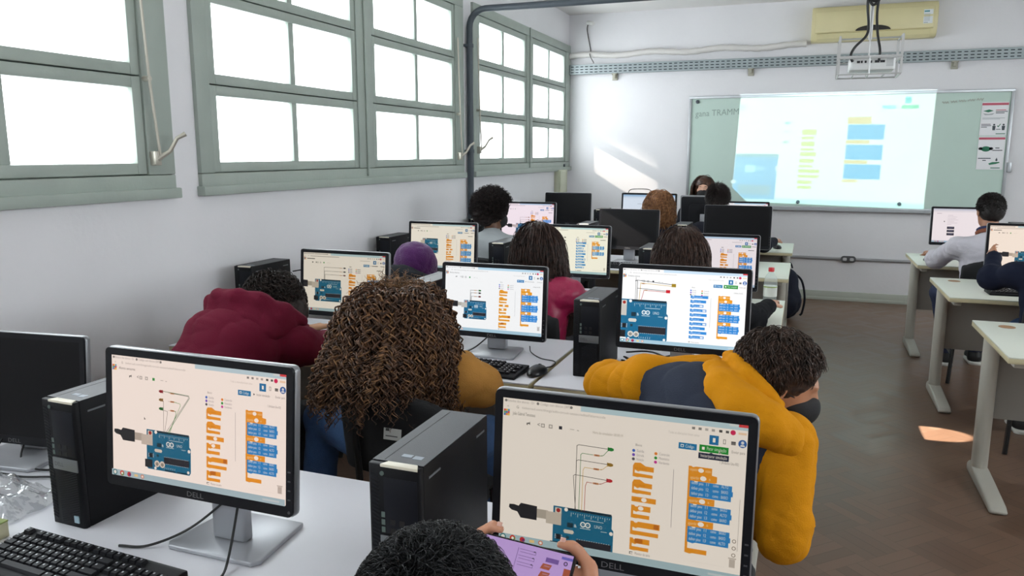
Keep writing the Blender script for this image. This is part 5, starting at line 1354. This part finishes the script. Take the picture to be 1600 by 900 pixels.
        st.xf(Matrix.Translation(Vector(-base))).build('laces', mat('lace_white', 'e4e2de', .7), so, smooth=True)
    if mask:
        r, f, u = B; H = g('head'); at = lambda x, y, z: H + hs * (x * r + y * f + z * u)
        mp = [ell(at(0, .052, -.060), A(.062, .066, .056) * hs, B, .02), ell(at(0, .092, -.050), A(.026, .034, .040) * hs, B, .025), cut(ell(at(0, .02, .06), A(.12, .14, .082) * hs, B, .012)), cut(ell(at(0, -.09, -.06), A(.14, .11, .14) * hs, B, .01))]
        mk = blob('face_mask', mp, mat('mask_' + mask, mask, .8, bump=.15, bscale=300), root, vs=.005, it=3, org=base)
        e = MB()
        for sg in (-1, 1):
            for z_ in (-.022, -.09): e.tube([Vector(at(sg * .058, .045, z_) - base), Vector(at(sg * .072, .02, z_ * .8) - base), Vector(at(sg * .083, -.012, -.010 if z_ > -.05 else -.035) - base)], .0022, 5)
        e.build('ear_loop', mat('mask_' + mask, mask, .8), mk, smooth=True)
    return root, base, B
def joints(px, py, yaw=0., lean=.08, nz=1.0, hz=1.17, hfwd=.09, sw=.185, sz=.93, knee=.40, **kw):
    """a sitting figure; everything may be overridden by absolute points"""
    c, s = math.cos(yaw), math.sin(yaw)
    def T(x, y, z): return (px + x * c - y * s, py + x * s + y * c, z)
    J = dict(pelvis=T(0, 0, .575), neck=T(0, lean, nz), head=T(0, lean + hfwd * .6, hz), sl=T(-sw, lean, sz), sr=T(sw, lean, sz), el=T(-sw - .05, lean + .16, .80), er=T(sw + .05, lean + .16, .80),
             wl=T(-sw + .02, lean + .42, .805), wr=T(sw - .02, lean + .42, .805), hipl=T(-.09, .02, .575), hipr=T(.09, .02, .575), kneel=T(-.12, knee, .545), kneer=T(.12, knee, .545),
             ankl=T(-.12, knee - .02, .08), ankr=T(.12, knee - .02, .08), face=tuple(np.array(T(0, 1, -.15)) - np.array(T(0, 0, 0))), toe=tuple(np.array(T(0, 1, 0)) - np.array(T(0, 0, 0))))
    J.update(kw); return J

# hair ------------------------------------------------------------------
def hair_mat(name, c1, c2, rough=.42):
    if name in _M: return _M[name]
    m, nt, N, L, b = newmat(name)
    tc = N.new('ShaderNodeTexCoord'); nz = N.new('ShaderNodeTexNoise'); nz.inputs['Scale'].default_value = 55; nz.inputs['Detail'].default_value = 3
    L.new(tc.outputs['Object'], nz.inputs['Vector']); r = N.new('ShaderNodeValToRGB'); r.color_ramp.elements[0].position = .35; r.color_ramp.elements[1].position = .7
    r.color_ramp.elements[0].color = (*lin(c1), 1); r.color_ramp.elements[1].color = (*lin(c2), 1)
    L.new(nz.outputs['Fac'], r.inputs['Fac']); L.new(r.outputs['Color'], b.inputs['Base Color']); b.inputs['Roughness'].default_value = rough
    b.inputs['Specular IOR Level'].default_value = .35
    _M[name] = m; return m
def scalp_roots(n, keep, seed=0):
    i = np.arange(n) + .5; ph = np.arccos(1 - 2 * i / n); th = PI * (1 + 5 ** .5) * i
    D = np.stack([np.cos(th) * np.sin(ph), np.sin(th) * np.sin(ph), np.cos(ph)], 1)
    D += np.random.default_rng(seed).normal(0, .03, D.shape); D /= np.linalg.norm(D, axis=1)[:, None]
    return D[keep(D[:, 0], D[:, 1], D[:, 2])]
def hairline(x, y, z): return (z > -.55) & ~((y > .30) & (z < .45 + .1 * np.abs(x))) & ~((y > -.05) & (z < -.15))
def grow(H, B, rad, D, L, m=10, grav=.3, out=.5, seed=0, coll=(), swirl=None, jit=.05, crown=None, hug=None, lay0=1.0, part=0.):
    """paths that leave the scalp along its normal, bend down and slide over the ellipsoids in coll"""
    r = np.random.default_rng(seed); n = len(D); H = np.asarray(H, float); rad = np.asarray(rad, float)
    p = H + (D * rad) @ B; nr = (D / rad) @ B; nr /= np.linalg.norm(nr, axis=1)[:, None]
    if crown is None: fl = np.repeat(A(0, 0, -1)[None], n, 0)
    else:
        cw = crown @ B; fl = nr - cw; fl -= nr * np.sum(fl * nr, 1)[:, None]; fl += r.normal(0, .12, (n, 3)); fl /= np.maximum(1e-6, np.linalg.norm(fl, axis=1))[:, None]
    d = nr * out + fl * (1 - out) + r.normal(0, jit, (n, 3)); d /= np.linalg.norm(d, axis=1)[:, None]
    ln = r.uniform(*L, n) if isinstance(L, tuple) else L; ds = (ln / (m - 1))[:, None]
    P = [p]; lay = r.uniform(lay0, lay0 + .10, n)
    C = [(H, rad, B)] + [(np.asarray(c, float), np.asarray(rr, float), np.eye(3)) for c, rr in coll]
    if part:
        fr = (D[:, 1] > -.1)[:, None]; d = d + fr * (np.sign(D[:, :1] + .1) * part * B[0] - part * .6 * B[1]); d /= np.linalg.norm(d, axis=1)[:, None]
    for _ in range(m - 1):
        d = d * (1 - grav) + A(0, 0, -1) * grav + r.normal(0, jit * .5, (n, 3))
        if swirl is not None: d = d + swirl
        d /= np.linalg.norm(d, axis=1)[:, None]; q = p + d * ds
        for c, rr, bb in C:
            l = (q - c) @ bb.T / rr; k = np.linalg.norm(l, axis=1); ins = k < lay
            q = np.where(ins[:, None], c + (l / np.maximum(k, 1e-6)[:, None] * lay[:, None] * rr) @ bb, q)
        if hug:
            l = (q - H) @ B.T / rad; k = np.linalg.norm(l, axis=1); far = k > hug * lay
            q = np.where(far[:, None], H + (l / k[:, None] * (hug * lay)[:, None] * rad) @ B, q)
        d = q - p; d /= np.maximum(1e-9, np.linalg.norm(d, axis=1))[:, None]; p = q; P.append(p)
    return np.stack(P, 1)
def prune(P, H, B, fn):
    l = (P - np.asarray(H, float)) @ B.T
    return P[~fn(l[..., 0], l[..., 1], l[..., 2]).any(1)]
def face_zone(x, y, z): return ((y > .010) & (z < .012) & (z > -.14) & (np.abs(x) < .1)) | ((y > .070) & (z < .058) & (np.abs(x) < .07))
def curlify(P, amp, turns, seed=0, ramp=.3):
    r = np.random.default_rng(seed); n, m, _ = P.shape
    T = np.gradient(P, axis=1); T /= np.maximum(1e-9, np.linalg.norm(T, axis=2, keepdims=True))
    U = np.cross(T, A(.3, .9, .1)); U /= np.maximum(1e-9, np.linalg.norm(U, axis=2, keepdims=True)); W = np.cross(T, U)
    t = np.linspace(0, 1, m)[None]; a = r.uniform(0, 6.28, (n, 1)) + r.choice([-1, 1], (n, 1)) * t * 6.283 * turns * r.uniform(.8, 1.2, (n, 1))
    k = amp * np.minimum(1, t / ramp) * r.uniform(.7, 1.2, (n, 1))
    return P + (np.cos(a) * k)[..., None] * U + (np.sin(a) * k)[..., None] * W
def resample(P, m):
    n, m0, _ = P.shape; t = np.linspace(0, m0 - 1, m); i = np.minimum(t.astype(int), m0 - 2); f = (t - i)[None, :, None]
    return P[:, i] * (1 - f) + P[:, i + 1] * f
def taper(m, r, tip=.25, root=.8): 
    t = np.linspace(0, 1, m); return r * np.where(t < .2, root + (1 - root) * t / .2, 1 - (1 - tip) * np.clip((t - .6) / .4, 0, 1))
def cap_prims(H, B, rad, k=.03): return [ell(H, rad, B, k)]

# 1 the person in front, below the frame, holding a phone ------------------
ph_c = A(-.374, 1.045, .930); ph_x = nrm(A(1, -.02, -.06)); ph_y = nrm(A(0, .66, .75) - ph_x * np.dot(A(0, .66, .75), ph_x)); ph_n = np.cross(ph_x, ph_y)   # ph_n looks back at the holder
def phc(x, y, z=0): return ph_c + ph_x * x + ph_y * y + ph_n * z
ex = []
for sg in (-1, 1):
    W_ = phc(sg * .128, -.065, -.03); K = [phc(sg * .098, .030, -.020), phc(sg * .092, .010, -.034), phc(sg * .090, -.010, -.036), phc(sg * .092, -.030, -.034)]
    for i, k in enumerate(K): ex.append(cap(W_ + (K[i] - K[1]) * .4, k, .0150, .0112, .014))
    ex += chain([K[0], phc(sg * .075, .047, -.012), phc(sg * .066, .050, .000), phc(sg * .049, .046, .006)], [.0108, .0100, .0092, .0075], .004)      # index over the top edge
    for i, y_ in ((1, .012), (2, -.008), (3, -.026)): ex += chain([K[i], phc(sg * .072, y_ + .004, -.022), phc(sg * .050, y_, -.020), phc(sg * .030, y_ - .002, -.018)], [.0102, .0094, .0088, .0074], .003)
    ex += chain([W_ + A(0, 0, .01), phc(sg * .105, -.030, .006), phc(sg * .088, -.020, .018), phc(sg * .066, -.012, .020)], [.0150, .0125, .0110, .0085], .006)   # thumb on the glass
J = joints(-.335, .47, kneel=(-.41, .87, .545), ankl=(-.41, .85, .08), lean=.07, nz=.96, hz=1.09, face=(0, .86, -.5), head=(-.340, .67, 1.042), el=(-.57, .74, .74), er=(-.11, .74, .74), wl=tuple(phc(-.128, -.065, -.03)), wr=tuple(phc(.128, -.065, -.03)), sl=(-.515, .53, .90), sr=(-.155, .53, .90))
root, base, B = person('person with short black hair holding a phone up to the front monitor', J, 'c48a6c', '3a3d48', 'dark', hands=(None, None), extra_body=ex, vs=.0055)
H = A(*J['head']); D = scalp_roots(22000, hairline, 1); rad = A(.079, .098, .094)
Hh = H + .02 * B[2] - .012 * B[1]
P = grow(Hh, B, rad * 1.0, D, (.028, .05), 8, .02, .22, 2, jit=.22, hug=1.07, crown=nrm(A(.1, -.75, .65)))
P = curlify(resample(P, 10), .003, .9, 3)
hm = hair_mat('hair_black', '0a0a0c', '1a1a1e')
blob('hair', [ell(Hh, rad * 1.04, B), ell(Hh - .03 * B[1] - .05 * B[2], A(.07, .07, .06), B), cut(ell(H + .11 * B[1] - .05 * B[2], A(.09, .07, .11), B, .01))], hm, root, vs=.006, org=base)
strands('hair_strands', P, taper(7, .00058, .2), hm, root, org=base)
nl = MB()
for sg in (-1, 1): nl.box(Vector(phc(sg * .053, .0535, .009) - base), (.0085, .0075, .0022), Matrix(np.stack([ph_x, ph_y, ph_n], 1).tolist()))
nl.build('fingernail', mat('nail', 'd9a898', .3), root, bevel=.001)
o = thing('phone', 'phone held sideways with a purple lit screen, before the largest monitor', 'phone', tuple(ph_c))
Rm = Matrix(np.stack([ph_x, ph_y, ph_n], 1).tolist()).to_4x4()
MB().prism(rrect(.156, .076, .010), -.0085, 0, 2).xf(Rm).build('case', mat('phone_black', '101014', .35), o, bevel=.002)
s = Screen(.148, .070, 'a98bc0', True); s.rect(0, 0, 1, 1, 'ffffff')
s.rect(.40, .10, .405, 1, '8a7a98')
for i in range(3): s.line([(.42, .12 + .14*i), (.60, .12 + .14*i), (.60, .18 + .14*i), (.43, .18 + .14*i)], '7a6a88', .004); s.poly([(.585, .10+.14*i), (.60, .13+.14*i), (.57, .13+.14*i)], '2a2030')
for i in range(4): s.poly([(.70 + .0*i, .30 + .17*i), (.80, .30 + .17*i), (.78, .42 + .17*i), (.68, .42 + .17*i)], 'e08a3c'); s.rect(.72, .335 + .17*i, .78, .36 + .17*i, 'f0c8a0')
s.rect(.72, .16, .86, .26, '9a86b4'); s.rect(.93, .30, 1, .48, 'e0863a'); s.rect(.92, .48, 1, .85, '2a7fe0'); s.disc(.935, .2, .022, '15131c'); s.disc(.935, .2, .014, 'e8dcf0'); s.rect(.88, .06, 1, .12, '8fa0d8')
so = s.build('screen', o, 0); so.data.transform(Rm @ Matrix.Translation((0, 0, .0006)) @ Matrix.Rotation(-PI/2, 4, 'X'))

# 2 maroon hoodie, head bent over the desk --------------------------------
rim = [A(-2.03, 2.30, .985), A(-2.01, 2.24, 1.020), A(-1.95, 2.21, 1.045), A(-1.87, 2.20, 1.052), A(-1.79, 2.23, 1.035), A(-1.73, 2.28, .998), A(-1.70, 2.33, .955)]
pch = [A(-2.02, 2.26, .965), A(-1.975, 2.165, .945), A(-1.90, 2.125, .925), A(-1.82, 2.13, .925), A(-1.74, 2.18, .935), A(-1.70, 2.27, .935)]
hood2 = chain(rim, [.026, .031, .034, .035, .034, .031, .026], .02) + chain(pch, [.028, .034, .036, .036, .034, .028], .03) + [ell((-1.87, 2.19, .975), (.14, .055, .06), None, .03), ell((-1.75, 2.25, .975), (.06, .05, .045), None, .03), ell((-1.98, 2.25, .98), (.05, .05, .045), None, .03), cap((-1.93, 2.15, .985), (-1.80, 2.165, 1.0), .016, .012, .014)]
J = joints(-1.90, 2.03, neck=(-1.87, 2.27, .945), mid=(-1.89, 2.06, .86), head=(-1.925, 2.47, .965), face=(.1, .62, -.78), hup=(0, .78, .62), sl=(-2.055, 2.26, .885), sr=(-1.685, 2.29, .875), el=(-2.15, 2.52, .815), wl=(-2.0, 2.78, .805), er=(-1.68, 2.47, .825), wr=(-1.80, 2.74, .815))
root, base, B = person('person in a maroon hoodie bent over the keyboard by the window wall', J, 'b98a6a', '62152b', 'dark', hood=hood2, fat=1.10, wr=.006)
H = A(*J['head']); Hh = H + .015 * B[2] - .01 * B[1]; D = scalp_roots(3600, hairline, 2); rad = A(.088, .10, .098)
hm = hair_mat('hair_dark_brown', '16100e', '30231e', .6)
blob('hair', [ell(Hh, rad * 1.08, B), ell(Hh + A(.06, .0, -.03), A(.08, .08, .08)), ell(Hh + A(-.06, -.02, -.02), A(.07, .08, .07)), cut(ell(H + .12 * B[1] - .05 * B[2], A(.08, .06, .10), B, .01))], hm, root, vs=.009, wr=.008, wf=60, org=base)
P = curlify(resample(grow(Hh, B, rad * 1.02, D, (.07, .14), 10, .10, .35, 3, jit=.10, hug=1.2, crown=nrm(A(0, -.3, .95))), 22), .008, 3, 4)
strands('hair_curls', P, taper(22, .0019, .3), hm, root, 3, org=base)

# 3 big curly hair, tan jacket ---------------------------------------------
J = joints(-1.15, 2.16, neck=(-1.185, 2.20, .905), head=(-1.235, 2.23, 1.012), face=(0, .95, -.3), sl=(-1.36, 2.20, .85), sr=(-1.005, 2.225, .85), el=(-1.40, 2.44, .82), wl=(-1.27, 2.50, .835), er=(-.955, 2.28, .80), wr=(-1.10, 2.44, .84), kneel=(-1.64, 2.36, .585), ankl=(-1.53, 2.12, .09), kneer=(-1.03, 2.50, .55), ankr=(-1.03, 2.50, .08), hipl=(-1.27, 2.18, .575))
root, base, B = person('person with very big brown curly hair in a tan corduroy jacket', J, 'a9765a', 'b07f40', 'jeans', top_name='jacket')
H = A(*J['head']); hm = hair_mat('hair_curly_brown', '2c1c14', '70503c', .5); hm2 = hair_mat('hair_curly_light', '4c3424', 'a0754f', .5)
HC = A(-1.21, 2.23, 1.015)
blob('hair', [ell(H + A(.005, -.05, .02), A(.125, .12, .095), None, .06), ell(HC + A(0, -.10, -.09), A(.13, .14, .13), None, .06), cut(ell(H + A(0, .17, -.12), A(.11, .12, .22), None, .02)), cut(ell(H + A(0, 0, -.30), (.5, .5, .115), None, .01))], hair_mat('hair_curly_deep', '120b08', '2a1a11', .6), root, vs=.012, wr=.010, wf=60, org=base)
def keep3(x, y, z): return (z > -.25) & ~((y > .35) & (z < .55))
for k, (n_, sd, hmx, am, th) in enumerate(((3900, 5, hm, .0075, .0031), (1400, 9, hm2, .0085, .0028))):
    D = scalp_roots(n_, keep3, sd); Hh = H + A(.005, -.03, .01)
    zr = Hh[2] + D[:, 2] * .098; Ls = (zr - np.random.default_rng(sd).uniform(.72, .80, len(D)) + .06 * np.minimum(0, D[:, 0])) * 1.12 + .03
    P = grow(Hh, np.eye(3), A(.108, .115, .098), D, Ls, 22, .25, .70, sd, coll=[(HC + A(0, -.09, -.045), A(.132, .145, .155)), (HC + A(.0, -.15, -.21), A(.138, .235, .20)), (HC + A(.085, -.15, -.20), A(.085, .235, .20)), (HC + A(-.085, -.15, -.20), A(.085, .235, .20))], jit=.06, crown=A(0, -.2, .98))
    P = curlify(resample(P, 84), am, 9.5, sd, .10); P = prune(P, HC, np.eye(3), lambda x, y, z: (z > .135) | ((np.abs(x) > .215) & (z > -.06)) | (np.abs(x) > .245))
    strands('hair_ringlets', P, taper(84, th, .35), hmx, root, 3, org=base)
D = scalp_roots(1800, keep3, 12); P = curlify(resample(grow(H + A(.005, -.03, .015), np.eye(3), A(.112, .12, .102), D, (.04, .08), 6, .12, .7, 13, jit=.2), 14), .007, 2.5, 14)
strands('hair_frizz', P, taper(14, .0014, .3), hm2, root, 3, org=base)

# 4 yellow and navy hoodie, turned to the aisle -----------------------------
rim = [A(-.205, 2.13, .965), A(-.192, 2.09, .968), A(-.170, 2.035, .945), A(-.125, 1.985, .915), A(-.070, 1.965, .882), A(-.032, 1.985, .845), A(-.020, 2.02, .830), A(-.012, 2.07, .825)]
rm2 = [A(-.165, 2.16, .985), A(-.135, 2.11, .985), A(-.110, 2.06, .965), A(-.075, 2.04, .935), A(-.030, 2.05, .895), A(.0, 2.09, .868)]
up_ = [A(0, 0, 0), A(.0, -.01, .004), A(.004, -.022, .012), A(.008, -.03, .018), A(.014, -.034, .022), A(.020, -.026, .022), A(.018, -.01, .012), A(.01, 0, .004)]
rim = [p + q for p, q in zip(rim, up_)]
hood4 = chain(rim, [.034, .042, .050, .055, .055, .048, .038, .030], .02) + chain([p + A(-.004, -.014, .026) for p in rm2[:5]], [.022, .027, .030, .028, .020], .006)
J = joints(-.27, 2.02, neck=(-.135, 2.10, .925), mid=(-.26, 2.02, .80), head=(-.030, 2.14, .968), face=(.92, .10, -.36), hup=(.1, 0, 1), sl=(-.40, 2.17, .905), sr=(-.012, 2.00, .838), el=(-.545, 2.26, .86), wl=(-.37, 2.56, .815), er=(.004, 1.92, .62), wr=(-.12, 2.14, .665))
navy = mat('cloth_slate_navy', '363b49', .9, spec=.15, bump=.25, bscale=260, var=.05, vscale=9, sheen=.0)
root, base, B = person('person in a yellow and navy hoodie with black mask leaning to the aisle', J, 'b98668', 'd08a10', 'dark', hood=hood4, hands=('rest', ((-.3, .8, -.2), (0, 0, -1), .4)), raglan=[cap((-.40, 2.18, .912), (-.22, 2.19, .945), .064, .055, .03)], mask='17171a', eyes=True, torso_mat=navy, vs=.0075, wr=.006, fat=1.05)
H = A(*J['head']); hm = hair_mat('hair_brown_wavy', '261b16', '58443a', .5); Hh = H + .02 * B[2] - .018 * B[1]; rad = A(.083, .103, .094)
def keep4(x, y, z): return (z > -.62) & ~((y > .22) & (z < .52)) & ~((y > -.1) & (z < .05))
D = scalp_roots(8000, keep4, 6)
blob('hair', [ell(Hh, rad * 1.05, B), ell(Hh - .05 * B[1] - .06 * B[2], A(.075, .07, .075), B), cut(ell(H + .120 * B[1] - .05 * B[2], A(.12, .085, .105), B, .01)), cut(ell(H + .06 * B[1] - .10 * B[2], A(.12, .075, .07), B, .01))], hm, root, vs=.007, wr=.004, wf=70, org=base)
P = curlify(resample(grow(Hh, B, rad * 1.02, D, (.06, .11), 10, .04, .15, 7, jit=.07, hug=1.06, crown=nrm(A(0, -.3, .95))), 16), .005, 1.5, 8); P = prune(P, H, B, face_zone)
strands('hair_strands', P, taper(16, .0014, .25), hm, root, 3, org=base)

# 5 purple beanie ------------------------------------------------------------
J = joints(-1.98, 3.46, neck=(-1.98, 3.64, .91), mid=(-1.98, 3.48, .82), head=(-1.985, 3.77, .905), face=(-.25, .7, -.65), hup=(0, .7, .7), sl=(-2.16, 3.62, .86), sr=(-1.80, 3.62, .86), el=(-2.24, 3.93, .82), wl=(-2.145, 3.86, .91), er=(-1.74, 3.92, .82), wr=(-1.92, 4.1, .81))
root, base, B = person('person in a purple beanie bowed behind a monitor', J, 'b98a6a', '202227', 'dark', hands=((A(.3, -.3, .9), A(1, 0, 0), .3), 'rest'))
H = A(*J['head']); Hh = H + .03 * B[2] - .02 * B[1]
bm = mat('beanie_purple', '4c1058', .9, bump=.5, bscale=180, var=.12, vscale=14, sheen=.3)
blob('beanie', [ell(Hh, A(.115, .125, .115), B), ell(Hh - .07 * B[1] + .02 * B[2], A(.105, .085, .092), B, .05), cut(ell(H + .10 * B[1] - .09 * B[2], A(.15, .09, .12), B, .02))], bm, root, vs=.008, it=3, wr=.005, wf=35, org=base)
ring = [Hh + B[0] * math.cos(a) * .104 + B[1] * (math.sin(a) * .118) - B[2] * (.012 - .03 * math.sin(a)) for a in np.linspace(0, 2 * PI, 25)]
blob('beanie_cuff', chain(ring, [.016] * 25, .012), bm, root, vs=.007, it=2, org=base)

# 6 magenta jacket, long dark hair -------------------------------------------
def long_hair(root, base, H, B, hm, L, n=8500, seed=1, curl=(.007, 1.6), thick=.0013, shoulders=None, rad=(.082, .10, .095), fill=True, keep=hairline, frizz=0):
    H = np.asarray(H, float); Hh = H + .02 * B[2] - .015 * B[1]; rad = np.asarray(rad, float)
    coll = [(H + A(0, 0, -.30) - .0 * B[1], A(.18, .125, .15))] if shoulders is None else shoulders
    if fill:
        l = (L[0] + L[1]) / 2
        bw = nrm(B[1] * A(1, 1, 0))
        blob('hair', [ell(Hh, rad * 1.04, B), cap(Hh - .035 * bw, Hh - .055 * bw - A(0, 0, l * .62), .072, .06, .05), cap(Hh - .02 * bw + .03 * B[0], Hh - .03 * bw + .055 * B[0] - A(0, 0, l * .6), .055, .04, .05), cap(Hh - .02 * bw - .03 * B[0], Hh - .03 * bw - .055 * B[0] - A(0, 0, l * .6), .055, .04, .05),
                      cut(ell(H + .13 * B[1] - .05 * B[2], A(.085, .075, .12), B, .01))], hm, root, vs=.009, wr=.004, wf=50, org=base)
    D = scalp_roots(n, keep, seed); P = grow(Hh, B, rad, D, L, 16, .28, .06, seed, coll=coll, jit=.012, crown=nrm(A(0, -.1, 1)), part=.7)
    P = curlify(resample(P, 24), curl[0], curl[1], seed, .4); P = prune(P, H, B, lambda x, y, z: face_zone(x, y, z) | (z > .140) | ((np.abs(x) > .135) & (z > -.06)) | ((z > 0) & (np.sqrt(x * x + y * y + z * z) > .15)))
    strands('hair_strands', P, taper(24, thick, .3), hm, root, 3, org=base)
J = joints(-1.20, 3.50, neck=(-1.20, 3.53, .965), head=(-1.205, 3.59, 1.105), face=(.05, .93, -.35), sl=(-1.385, 3.52, .90), sr=(-1.03, 3.52, .90), el=(-1.45, 3.70, .80), wl=(-1.32, 3.98, .805), er=(-.985, 3.70, .79), wr=(-1.08, 3.98, .805))
root, base, B = person('person with long straight dark hair in a magenta jacket', J, 'b98a6a', mat('magenta_satin', 'ab2050', .42, bump=.3, bscale=40, var=.06, vscale=9, spec=.6), 'dark', top_name='jacket', wr=.007)
long_hair(root, base, J['head'], B, hair_mat('hair_dark_straight', '261a17', '4e3830', .4), (.32, .44), seed=21, rad=(.09, .106, .10))
# 7 long dark hair, black sleeve ------------------------------------------------
J = joints(-.50, 3.50, neck=(-.505, 3.53, .955), head=(-.515, 3.59, 1.095), face=(.0, .93, -.35), sl=(-.69, 3.52, .89), sr=(-.325, 3.52, .89), el=(-.76, 3.70, .80), wl=(-.62, 3.98, .805), er=(-.20, 3.77, .79), wr=(-.135, 4.06, .805))
root, base, B = person('person with long dark hair in a black top, hand by the water bottle', J, 'c2937a', '17181c', 'dark', top_name='sweater', hands=('rest', (A(.05, .95, .06), A(0, .1, -1), .35)))
long_hair(root, base, J['head'], B, hair_mat('hair_dark_warm', '2e201b', '5c443a', .4), (.24, .34), seed=22, rad=(.098, .112, .104))
# 8 afro ---------------------------------------------------------------------------
J = joints(-2.08, 5.07, lean=.07, nz=.985, head=(-2.085, 5.18, 1.15), face=(.55, .83, -.12), sz=.915)
root, base, B = person('person with an afro and a black mask in a light grey shirt by the pipe', J, '6b4630', mat('cloth_light_grey', 'a8adb0', .85, bump=.25, bscale=260, var=.05, vscale=9), 'dark', top_name='shirt', mask='1a1a1d', collar=None)
H = A(*J['head']); Hh = H + .035 * B[2] - .02 * B[1]; hm = hair_mat('hair_afro', '120d0c', '2e2120', .7)
blob('hair', [ell(Hh, A(.118, .128, .118), B), ell(Hh - .06 * B[1] - .06 * B[2], A(.085, .08, .08), B, .05), cut(ell(H + .13 * B[1] - .06 * B[2], A(.10, .065, .11), B, .01)), cut(ell(H + .05 * B[1] - .10 * B[2], A(.13, .05, .06), B, .01))], hm, root, vs=.008, wr=.008, wf=90, org=base)
D = scalp_roots(5200, lambda x, y, z: (z > -.6) & ~((y > .35) & (z < .40)) & ~((y > .1) & (z < -.15)), 31)
P = curlify(resample(grow(Hh, B, A(.105, .115, .105), D, (.025, .06), 5, .0, 1.0, 32, jit=.2), 12), .007, 2.5, 33)
strands('hair_curls', P, taper(12, .0019, .5), hm, root, 3, org=base)
# 9 brown wavy hair ------------------------------------------------------------------
J = joints(-1.16, 6.50, lean=.06, nz=.97, head=(-1.145, 6.60, 1.125), face=(.1, .93, -.25), sz=.90, sw=.17, knee=.33, wl=(-1.30, 6.84, .84), wr=(-1.06, 6.84, .84), el=(-1.37, 6.66, .80), er=(-.985, 6.66, .80))
root, base, B = person('person with light brown wavy hair in a dark top, front row', J, 'c2937a', '1f2430', 'dark', top_name='sweater')
long_hair(root, base, J['head'], B, hair_mat('hair_light_brown', '6a432c', 'bd8a5e', .45), (.20, .30), seed=41, curl=(.010, 2.8), thick=.0017, n=6000, rad=(.10, .115, .105))
# 10 dark short hair, dark hoodie ------------------------------------------------------
J = joints(-.60, 6.50, lean=.06, knee=.33, el=(-.80, 6.76, .80), wl=(-.70, 6.98, .81), neck=(-.64, 6.56, 1.0), head=(-.67, 6.62, 1.19), face=(.0, .96, -.2), sl=(-.80, 6.56, .93), sr=(-.45, 6.57, .94), er=(-.30, 6.80, .81), wr=(-.225, 7.03, .815))
root, base, B = person('front row person with short dark hair and a dark hoodie', J, 'c2937a', '24262f', 'dark', hands=('rest', (A(.1, .95, .08), A(0, .1, -1), .35)))
def short_hair(root, base, H, B, hm, n=5200, seed=1, L=(.03, .05), rad=(.082, .101, .095), keep=hairline, thick=.0014):
    H = np.asarray(H, float); Hh = H + .02 * B[2] - .012 * B[1]; rad = np.asarray(rad)
    blob('hair', [ell(Hh, rad * 1.05, B), ell(Hh - .036 * B[1] - .05 * B[2], A(.066, .056, .055), B), cut(ell(H + .13 * B[1] - .055 * B[2], A(.10, .085, .115), B, .01)), cut(ell(H + .05 * B[1] - .10 * B[2], A(.13, .06, .06), B, .01))], hm, root, vs=.008, wr=.003, wf=80, org=base)
    D = scalp_roots(n, keep, seed); P = grow(Hh, B, rad * 1.0, D, L, 5, .10, .28, seed, jit=.12, crown=nrm(A(0, -.6, .8)))
    P = prune(P, H, B, face_zone)
    strands('hair_strands', P, taper(5, thick, .3), hm, root, 3, org=base)
short_hair(root, base, J['head'], B, hair_mat('hair_near_black', '17110f', '2f2422', .4), seed=51)
# 11 the teacher ------------------------------------------------------------------------
J = joints(-.98, 8.38, PI, lean=.06, nz=1.02, head=(-.985, 8.25, 1.215), face=(.05, -.98, -.08), sz=.95)
root, base, B = person('teacher with long brown hair and a black mask facing the class', J, 'd9aa92', '1d1e24', 'dark', top_name='sweater', mask='141416', eyes=True)
long_hair(root, base, J['head'], B, hair_mat('hair_teacher_brown', '2c1c16', '5a3a2c', .35), (.30, .42), seed=61, keep=lambda x, y, z: (z > -.5) & ~((y > .05) & (z < .80)) & ~((y > -.15) & (z < .1)))
brow = MB(); Hv = A(*J['head'])
for sg in (-1, 1): brow.tube([Vector(Hv + B[0] * sg * x + B[1] * (.094 - .25 * max(0, x - .03)) + B[2] * z - base) for x, z in ((.016, .019), (.03, .024), (.046, .018))], [.0022, .003, .0015], 6)
brow.build('eyebrow', hair_mat('hair_teacher_brown', '2c1c16', '5a3a2c'), root, smooth=True)
# 12 white shirt, right of the aisle ---------------------------------------------------------
J = joints(1.20, 6.08, lean=.05, nz=.985, head=(1.20, 6.19, 1.175), face=(-.22, .95, -.15), sl=(1.01, 6.13, .915), sr=(1.39, 6.13, .915), el=(.92, 6.33, .80), wl=(.925, 6.57, .81), ankl=(1.06, 6.46, .08), ankr=(1.27, 6.56, .08), kneel=(.98, 6.42, .55))
root, base, B = person('person with cropped black hair in a white shirt, right of the aisle', J, 'a9765a', mat('cloth_white_shirt', 'c9c6cf', .8, bump=.25, bscale=120, var=.03, vscale=9), 'navy', top_name='shirt', shoe='141416', hands=((A(-.05, .95, .08), A(0, .1, -1), .35), 'rest'), collar=[(.040, '8a5038', .070), (.060, '232a52', .064)], wr=.006)
short_hair(root, base, J['head'], B, hair_mat('hair_cropped_black', '141010', '241c1a', .55), seed=71, L=(.006, .016), rad=(.079, .098, .091), thick=.0016)
# 13 navy sleeve at the right edge ---------------------------------------------------------------
J = joints(1.28, 4.78, lean=.08, nz=.985, head=(1.315, 4.92, 1.175), face=(-.25, .95, -.15), sl=(1.105, 4.88, .91), sr=(1.47, 4.86, .91), el=(1.005, 4.99, .865), wl=(1.045, 5.16, .975), kneel=(1.22, 5.16, .55), ankl=(1.23, 4.99, .09), ankr=(1.40, 5.06, .08), er=(1.56, 4.98, .83), wr=(1.60, 5.2, .82))
root, base, B = person('person in a navy sweater at the right edge pointing at a screen', J, 'b07a5c', '1a1f30', 'jeans', top_name='sweater', shoe='17171a', hands=((A(.0, .8, .25), A(.9, .1, -.4), .55), 'rest'))
short_hair(root, base, J['head'], B, hair_mat('hair_near_black', '17110f', '2f2422', .4), seed=81)
